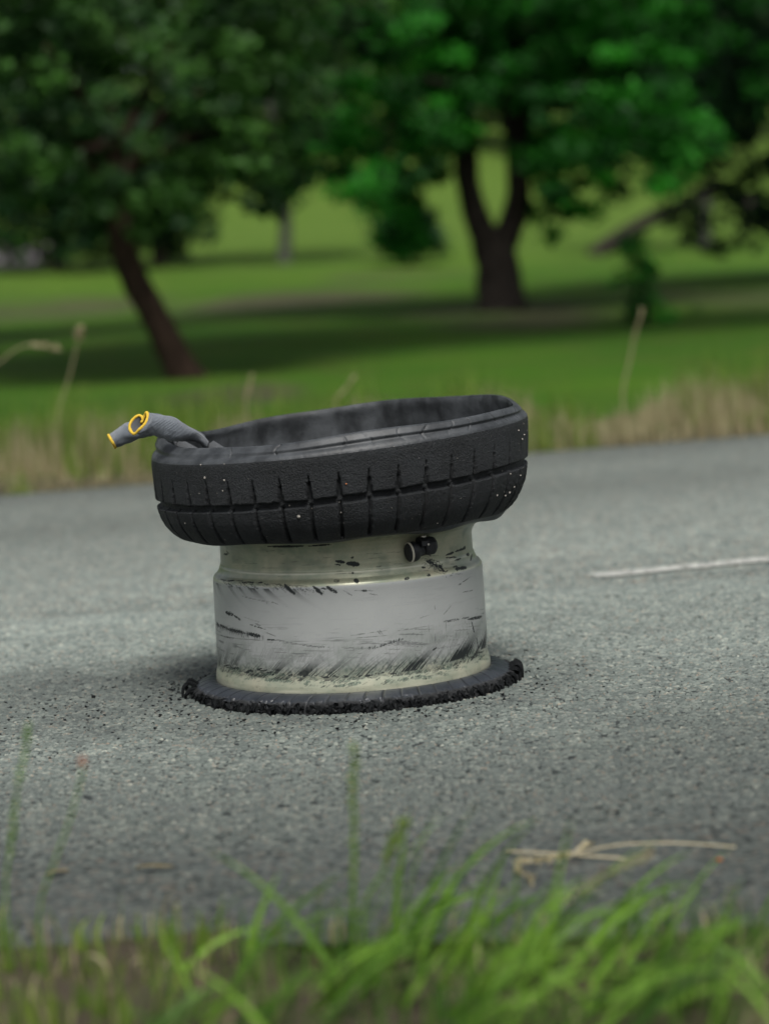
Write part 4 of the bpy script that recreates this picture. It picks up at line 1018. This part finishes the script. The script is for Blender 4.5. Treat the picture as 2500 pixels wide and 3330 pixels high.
def far_verge():
    r_ = np.random.default_rng(18)
    def pos(n, v0, v1, u0=-4.2, u1=5.6):
        u = r_.uniform(u0, u1, n); v = r_.uniform(v0, v1, n) 
        x = u * rd.x + (v + VFAR) * rn.x; y = u * rd.y + (v + VFAR) * rn.y
        return np.stack([x, y, terr(x, y) - .005], -1), u, v
    P, u, v = pos(33000, .02, 1.0); cl = fbm(u * 3.6, v * 2.0, 5, 3); k = cl > .30; P = P[k]; n = len(P); c = cl[k]
    hfac = .45 + .55 * smooth(.0, .5, v[k])
    L = r_.uniform(.05, .185, n) * hfac * (.40 + 1.25 * smooth(.38, .68, c)) * np.interp(u[k], [-2.2, -.6, .6, 3], [1.25, 1.1, .85, .80]); lean = np.stack([r_.normal(.05, .35, n), r_.normal(0, .3, n), np.zeros(n)], -1)
    o = blades('dry_roadside_grass', P, L, lean, r_.uniform(.0012, .0030, n), r_.uniform(0, 1, n), MAT['dry'], 4, seg=4); tag(o, 'tall dry straw coloured grass along the far edge of the asphalt', 'grass', kind='stuff')
    P, u, v = pos(34000, .02, 1.3); cl = fbm(u * 3.2 + 9, v * 2.0, 6, 3); k = cl > .50; P = P[k]; n = len(P); c = cl[k]
    L = r_.uniform(.05, .20, n) * (.35 + 1.5 * smooth(.46, .75, c)); lean = np.stack([r_.normal(.0, .4, n), r_.normal(0, .4, n), np.zeros(n)], -1)
    o = blades('green_roadside_grass', P, L, lean, r_.uniform(.0018, .0042, n), r_.uniform(0, 1, n), MAT['vgreen'], 5, seg=4); tag(o, 'green tufts among the dry grass along the far edge of the asphalt', 'grass', kind='stuff')
far_verge()
def far_stem(pts_px, v, label, seed, head=.75, rad=.005, size=.025):
    # root: where the verge band at road distance v lies under the lowest point
    d = ray(*pts_px[0]); t = (VFAR + v) / (d.x * rn.x + d.y * rn.y); Y = (CAMP + d * t).y
    pts = [np.array(at_y(x, y, Y)) for x, y in pts_px]; b = pts[0].copy(); b[2] = float(terr(b[0], b[1])) 
    stem_thing('tall_grass_stem', b, [b] + pts, rad, MAT['dry'], MAT['dry'], head, size, label, 'grass stem', seed, 80)
far_stem([(190, 1360), (225, 1230), (245, 1150), (262, 1075)], .5, 'tall pale grass stem with fluffy head standing left of the gloves', 71, .86, .0028, .024)
far_stem([(-40, 1240), (10, 1170), (70, 1128), (130, 1122), (185, 1136)], .5, 'arching grass stem with drooping pale head at the left edge', 72, .70, .0028, .020)
far_stem([(2025, 1270), (2045, 1180), (2062, 1100), (2085, 1010)], .7, 'tall yellowish grass stem standing alone right of the tyre', 73, .72, .0042, .015)
far_stem([(800, 1310), (808, 1270), (818, 1225)], .4, 'slim dry stem rising behind the left part of the tyre', 74, .5, .003, .015)
far_stem([(1090, 1310), (1120, 1270), (1150, 1228)], .5, 'short slanting dry stem peeping over the middle of the tyre', 75, .5, .003, .015)

# ------------------------------------------------------------------ trees
def limb(pts, rads, mat, parent, name, n=10, seed=0):
    C = catmull(pts, 5); rr = np.interp(np.linspace(0, 1, len(C)), np.linspace(0, 1, len(rads)), rads)
    V = []
    for k in range(len(C)):
        t = C[min(k + 1, len(C) - 1)] - C[max(k - 1, 0)]; t /= np.linalg.norm(t) + 1e-9
        a = np.cross(t, [.1, .97, .2]); a /= np.linalg.norm(a) + 1e-9; b = np.cross(t, a)
        for h in range(n):
            w = 2 * math.pi * h / n; q = 1 + .16 * (float(vnoise(h * 1.3, k * .7, seed)) - .5); V.append(C[k] + rr[k] * q * (a * math.cos(w) + b * math.sin(w)))
    Fc = [tuple(f) for f in gridfaces(len(C), n, True)] + [tuple((len(C) - 1) * n + h for h in range(n))]
    return make(name, np.array(V), Fc, mat, parent)
def leaves(name, centers, radii, per, size, mat, parent, seed):
    """leaf-sized faces gathered in clumps"""
    r_ = np.random.default_rng(seed); nc = len(centers); n = nc * per
    d = r_.normal(size=(n, 3)); d /= np.linalg.norm(d, axis=1, keepdims=True); d *= r_.random((n, 1)) ** (1 / 2.2)
    d[:, 2] *= .6
    C = np.repeat(centers, per, 0) + d * np.repeat(radii, per)[:, None]
    nrm = r_.normal(size=(n, 3)) * .5 + np.array([0, -.3, .85]); nrm /= np.linalg.norm(nrm, axis=1, keepdims=True)
    a = np.cross(nrm, r_.normal(size=(n, 3))); a /= np.linalg.norm(a, axis=1, keepdims=True); b = np.cross(nrm, a)
    s = size * r_.uniform(.6, 1.4, (n, 1))
    V = np.stack([C - a * s, C + b * s * .55 + nrm * s * .12, C + a * s, C - b * s * .55 + nrm * s * .12], 1).reshape(-1, 3)
    Fc = np.arange(n * 4).reshape(n, 4)
    tint = np.repeat(np.clip(np.repeat(r_.uniform(0, 1, nc) ** 1.8 * .9, per) + r_.uniform(-.15, .2, n), 0, 1), 4)
    return make(name, V, Fc, mat, parent, smooth=False, attrs={'tint': tint})
def crown_points(c, rad, n, seed, hollow=.35, zmin=None, gap=.42, gscale=.9):
    r_ = np.random.default_rng(seed); out = []
    while len(out) < n:
        d = r_.normal(size=3); d /= np.linalg.norm(d); q = (hollow + (1 - hollow) * r_.random() ** .6)
        p = np.array(c) + d * np.array(rad) * q * (.8 + .4 * float(vnoise(d[0] * 2.2 + 5, d[2] * 2.2 + d[1] * 1.7, seed)))
        if zmin is not None and p[2] < zmin(p): continue
        if float(vnoise(p[0] * gscale + seed, p[2] * gscale + p[1] * .6, seed + 1)) < gap * .75: continue
        out.append(p)
    return np.array(out)

def px_clumps(L, spec, seed, dy=.6):
    r_ = np.random.default_rng(seed); out = []
    for (x, y, rx, ry, n) in spec:
        for _ in range(n):
            a = r_.uniform(0, 2 * math.pi); q = r_.random() ** .5
            out.append(L(x + rx * q * math.cos(a), y + ry * q * math.sin(a), r_.normal() * dy))
    return np.array(out)
def tree_left():
    b = terr_hit(610, 1232); Y = b.y; g = empty('leaning_tree', b); tag(g, 'slender reddish trunked tree leaning left with wide dull green crown', 'tree')
    L = lambda px, py, dy=0: np.array(at_y(px, py, Y + dy)) - np.array(b)
    t = limb([L(625, 1260), L(580, 1180), L(500, 1020), L(425, 880), L(390, 720), L(375, 560), L(350, 330)], [.15, .115, .10, .095, .092, .08, .06], MAT['barkA'], g, 'trunk', 12, 1)
    r_ = np.random.default_rng(2)
    for k, (x, y, dy) in enumerate([(60, 380, .8), (650, 300, -.8), (850, 420, .6), (150, 150, -1.0), (600, 60, 1.0), (250, 480, -.6)]):
        limb([L(385, 690 - k * 55), L((385 + x) / 2, (560 + y) / 2 - 40, dy * .4), L(x, y, dy)], [.05, .035, .015], MAT['barkA'], g, 'branch', 7, k)
    k_ = Y / F
    def zmin(p):
        xs = p[0] / k_ + 610
        return np.interp(xs, [-300, 60, 200, 400, 560, 700, 860, 1000], [.95, 1.05, .75, .85, 1.15, 1.45, 1.15, 1.7]) + .06 - b.z
    P = crown_points((L(430, 60)[0], .2, 2.75), (1.75, 1.5, 2.1), 330, 4, .25, zmin, .40, 1.6)
    P2 = crown_points((L(300, 0)[0], 1.8, 5.0), (3.7, 2.8, 2.6), 320, 14, .2, None, .2, .8)
    P3 = px_clumps(L, [(120, 560, 200, 110, 16), (300, 640, 160, 80, 14), (560, 560, 160, 90, 14), (750, 560, 140, 80, 10), (880, 640, 60, 70, 5), (100, 300, 250, 160, 30), (520, 250, 330, 220, 50), (850, 350, 200, 160, 24), (150, 60, 250, 120, 26), (700, 60, 350, 120, 30), (800, 520, 190, 110, 26), (940, 600, 80, 80, 8), (620, 640, 90, 60, 7)], 15, .7)
    leaves('crown', P2, np.random.default_rng(8).uniform(.3, .5, len(P2)), 60, .075, MAT['leafA'], g, 15)
    P = np.concatenate([P, P3])
    leaves('crown', P, np.random.default_rng(1).uniform(.11, .22, len(P)), 46, .036, MAT['leafA'], g, 5)
def tree_right():
    b = terr_hit(1640, 1012); Y = b.y; g = empty('forked_tree', b); tag(g, 'big dark forked tree with bright emerald crown behind the tyre', 'tree')
    L = lambda px, py, dy=0: np.array(at_y(px, py, Y + dy)) - np.array(b)
    s = Y / F
    limb([L(1632, 1040), L(1630, 980), L(1620, 880), L(1605, 800), L(1598, 740)], [102 * s, 80 * s, 72 * s, 70 * s, 74 * s], MAT['barkB'], g, 'trunk', 14, 3)
    limb([L(1590, 800), L(1555, 720), L(1525, 620), L(1510, 480), L(1500, 250), L(1450, 50)], [52 * s, 44 * s, 40 * s, 38 * s, 34 * s, 22 * s], MAT['barkB'], g, 'limb', 12, 4)
    limb([L(1630, 800), L(1668, 720), L(1685, 620), L(1685, 480), L(1660, 300), L(1720, 80)], [48 * s, 42 * s, 40 * s, 40 * s, 34 * s, 22 * s], MAT['barkB'], g, 'limb', 12, 5)
    for k, (x, y, dy) in enumerate([(1200, 420, .8), (1850, 350, -.8), (2050, 250, 1.0), (1350, 250, -1.2), (1900, 480, -1.0)]):
        limb([L(1510 if x < 1600 else 1680, 480 - k * 30), L((1600 + x) / 2, (430 + y) / 2 - 50, dy * .4), L(x, y, dy)], [24 * s, 16 * s, 6 * s], MAT['barkB'], g, 'branch', 7, k)
    def zmin(p):
        xs = p[0] / s + 1640
        yy = np.interp(xs, [900, 1050, 1180, 1300, 1400, 1470, 1560, 1640, 1750, 1850, 1950, 2100, 2300, 2450], [480, 560, 700, 800, 700, 560, 500, 480, 640, 620, 480, 430, 420, 300])
        return float(at_y(xs, yy, Y + p[1])[2]) - b.z
    P = crown_points((L(1690, 60)[0], -.3, 4.6), (3.3, 2.6, 3.6), 330, 9, .25, zmin, .46, .8)
    P2 = crown_points((L(1690, 0)[0], 2.6, 7.2), (5.2, 4.0, 3.4), 300, 19, .2, None, .2, .5)
    P3 = px_clumps(L, [(1300, 700, 90, 110, 16), (1180, 560, 150, 90, 14), (1400, 480, 120, 120, 14), (1400, 300, 140, 130, 14), (1150, 380, 160, 120, 12), (1790, 700, 50, 90, 7), (1780, 540, 90, 90, 10), (1900, 600, 110, 110, 9), (1850, 380, 170, 130, 20), (2050, 420, 140, 120, 12), (1750, 180, 260, 160, 26), (2050, 180, 220, 160, 20), (1450, 120, 300, 120, 22), (2150, 560, 130, 60, 7), (1080, 500, 160, 130, 24), (1200, 620, 110, 70, 12), (1950, 490, 150, 120, 12), (2250, 470, 140, 70, 8), (1800, 80, 300, 110, 30), (2150, 120, 200, 120, 18), (1700, 300, 180, 120, 16)], 25, 1.1)
    P2 = np.concatenate([P2, crown_points((L(1650, 0)[0], -8.6, 5.9), (5.2, 3.0, 1.2), 200, 29, .1, None, .15, .5)])  # unseen clumps above the view, set forward to shade the lawn
    leaves('crown', P2, np.random.default_rng(9).uniform(.5, .8, len(P2)), 60, .12, MAT['leafB'], g, 16)
    P = np.concatenate([P, P3])
    leaves('crown', P, np.random.default_rng(3).uniform(.16, .36, len(P)), 52, .065, MAT['leafB'], g, 6)
def simple_tree(name, px, py, label, lean_px, crown_px, crown_r, mat, bark, tr, seed, n=220, leaf=.11, gap=.38, group=None, clump=(.3, .6), per=34, Yfix=None):
    b = terr_hit(px, py); Y = b.y; g = empty(name, b); tag(g, label, 'tree', group)
    L = lambda x, y, dy=0: np.array(at_y(x, y, Y + dy)) - np.array(b)
    s = Y / F
    c = L(*crown_px)
    limb([L(px, py + 12), L(px + lean_px * .4, py * .6 + crown_px[1] * .4), c], [tr * 1.25 * s, tr * s, tr * .5 * s], bark, g, 'trunk', 9, seed)
    P = crown_points(c, crown_r, n, seed, .2, None, gap, .7)
    P = P[P[:, 2] > .35]
    leaves('crown', P, np.random.default_rng(seed).uniform(*clump, len(P)), per, leaf, mat, g, seed)
    return g
tree_left(); tree_right()
simple_tree('shade_tree', 188, 884, 'dark tree with bare lower trunk at the back left', 0, (190, 560), (2.6, 2.2, 2.6), MAT['leafC'], MAT['barkB'], 26, 21, 340)
simple_tree('shade_tree', 515, 872, 'dark tree behind the leaning trunk', 0, (480, 580), (1.9, 2.0, 2.5), MAT['leafC'], MAT['barkB'], 24, 22, 300)
simple_tree('pale_trunk_tree', 925, 858, 'tree with thin pale trunk standing between the two big trees', 0, (860, 260), (3.2, 2.2, 2.4), MAT['leafA'], MAT['barkC'], 19, 23)
simple_tree('round_bush_tree', 1330, 862, 'low dark bushy tree left of the forked trunk', 0, (1335, 765), (.75, .8, .6), MAT['leafC'], MAT['barkB'], 14, 24, 90)
simple_tree('shade_tree', 2620, 900, 'dark tree at the right edge with overhanging crown', 0, (2560, 250), (2.6, 2.2, 3.0), MAT['leafC'], MAT['barkB'], 30, 25, 260)
def arched_tree():
    b = terr_hit(1945, 830); Y = b.y; g = empty('arched_tree', b); tag(g, 'low tree with crooked leaning limbs at the right', 'tree')
    L = lambda x, y, dy=0: np.array(at_y(x, y, Y + dy)) - np.array(b); s = Y / F
    limb([L(1925, 838), L(1980, 795), L(2100, 720), L(2230, 660), L(2330, 600)], [30 * s, 27 * s, 24 * s, 22 * s, 18 * s], MAT['barkB'], g, 'trunk', 10, 1)
    limb([L(2320, 598), L(2400, 645), L(2500, 722), L(2620, 850)], [20 * s, 22 * s, 22 * s, 24 * s], MAT['barkB'], g, 'limb', 10, 2)
    limb([L(2292, 850), L(2294, 720), L(2300, 600)], [20 * s, 17 * s, 15 * s], MAT['barkC'], g, 'limb', 10, 3)
    P = crown_points(L(2180, 330), (2.3, 1.5, 1.3), 170, 33, .2, None, .50, .9); leaves('crown', P, np.random.default_rng(3).uniform(.25, .5, len(P)), 32, .10, MAT['leafB'], g, 33)
arched_tree()
def edge_tree(x, y, cr, label, seed):
    b = Vector((x, y, float(terr(x, y)))); g = empty('shade_tree', b); tag(g, label, 'tree')
    limb([np.array([0, 0, -.2]), np.array([.1, 0, 2.0]), np.array([.3 * np.sign(-x), 0, 4.5])], [.34, .26, .16], MAT['barkB'], g, 'trunk', 10, seed)
    for k in range(4): limb([np.array([.15 * np.sign(-x), 0, 2.8 + k * .4]), np.array([np.sign(-x) * (.8 + .3 * k), (k - 1.5) * .7, 4.6]), np.array([np.sign(-x) * (2.2 + .2 * k), (k - 1.5) * 1.6, 5.8])], [.13, .09, .04], MAT['barkB'], g, 'branch', 7, seed + k)
    P = crown_points((-np.sign(x) * 1.6, 0, cr[3]), cr[:3], 420, seed, .1, None, .15, .5)
    leaves('crown', P, np.random.default_rng(seed).uniform(.45, .75, len(P)), 60, .11, MAT['leafC'], g, seed)
edge_tree(-6.6, 25.0, (4.6, 3.6, 2.2, 6.6), 'broad dark tree just beyond the left edge shading the lawn', 81)
edge_tree(9.2, 35.0, (4.6, 3.6, 2.4, 7.4), 'broad dark tree just beyond the right edge shading the lawn', 82)
def shrub():
    b = terr_hit(2100, 1058); g = empty('sapling', b); tag(g, 'small dark green sapling on the lawn right of the tyre', 'sapling'); Y = b.y; s = Y / F
    L = lambda x, y, dy=0: np.array(at_y(x, y, Y + dy)) - np.array(b)
    limb([L(2100, 1062), L(2095, 950), L(2085, 820)], [8 * s, 6 * s, 3 * s], MAT['barkB'], g, 'trunk', 6, 1)
    r_ = np.random.default_rng(6); P = np.array([L(2085 + r_.normal() * (20 + (y - 780) * .12) + (y - 900) * .25, y, r_.normal() * .15) for y in r_.uniform(770, 1060, 60)])
    leaves('crown', P, r_.uniform(.04, .16, len(P)), 20, .032, MAT['leafB'], g, 7)
shrub()
def far_wood():
    r_ = np.random.default_rng(77)
    for i in range(20):
        px = -250 + i * 155 + r_.uniform(-50, 50); Y = r_.uniform(105, 165)
        d = ray(px, 700); p = CAMP + d * (Y / d.y); b = Vector((p.x, p.y, float(terr(p.x, p.y))))
        g = empty('distant_tree', b); tag(g, 'hazy green tree of the wood on the distant slope', 'tree', 'trees on the distant slope')
        h = r_.uniform(9, 13); limb([np.array([0, 0, -.2]), np.array([.1, 0, h * .3]), np.array([0, 0, h * .6])], [.3, .22, .12], MAT['barkB'], g, 'trunk', 7, i)
        P = crown_points((0, 0, h * .58), (h * .42, h * .36, h * .5), 110, 500 + i, .3, None, .2, .3); P = P[P[:, 2] > .5]
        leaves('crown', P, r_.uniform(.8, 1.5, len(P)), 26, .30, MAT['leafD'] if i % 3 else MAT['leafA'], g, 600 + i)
far_wood()
def path():
    V = []
    for i in range(30):
        u = -40 + i * 1.0
        p = terr_hit(70, 830)
        for sg in (-1, 1):
            x = p.x - 14 + i * .52; y = p.y + sg * 4.5 + i * .25 * 0; V.append((x, y, float(terr(x, y)) + .03))
    n = len(V) // 2; W_ = []
    for i in range(n):
        for k in range(9):
            a = np.array(V[2 * i]); b = np.array(V[2 * i + 1]); q = a + (b - a) * k / 8; W_.append((q[0], q[1], float(terr(q[0], q[1])) + .04))
    o = make('path', W_, gridfaces(n, 9), MAT['pathm']); tag(o, kind='structure')
path()
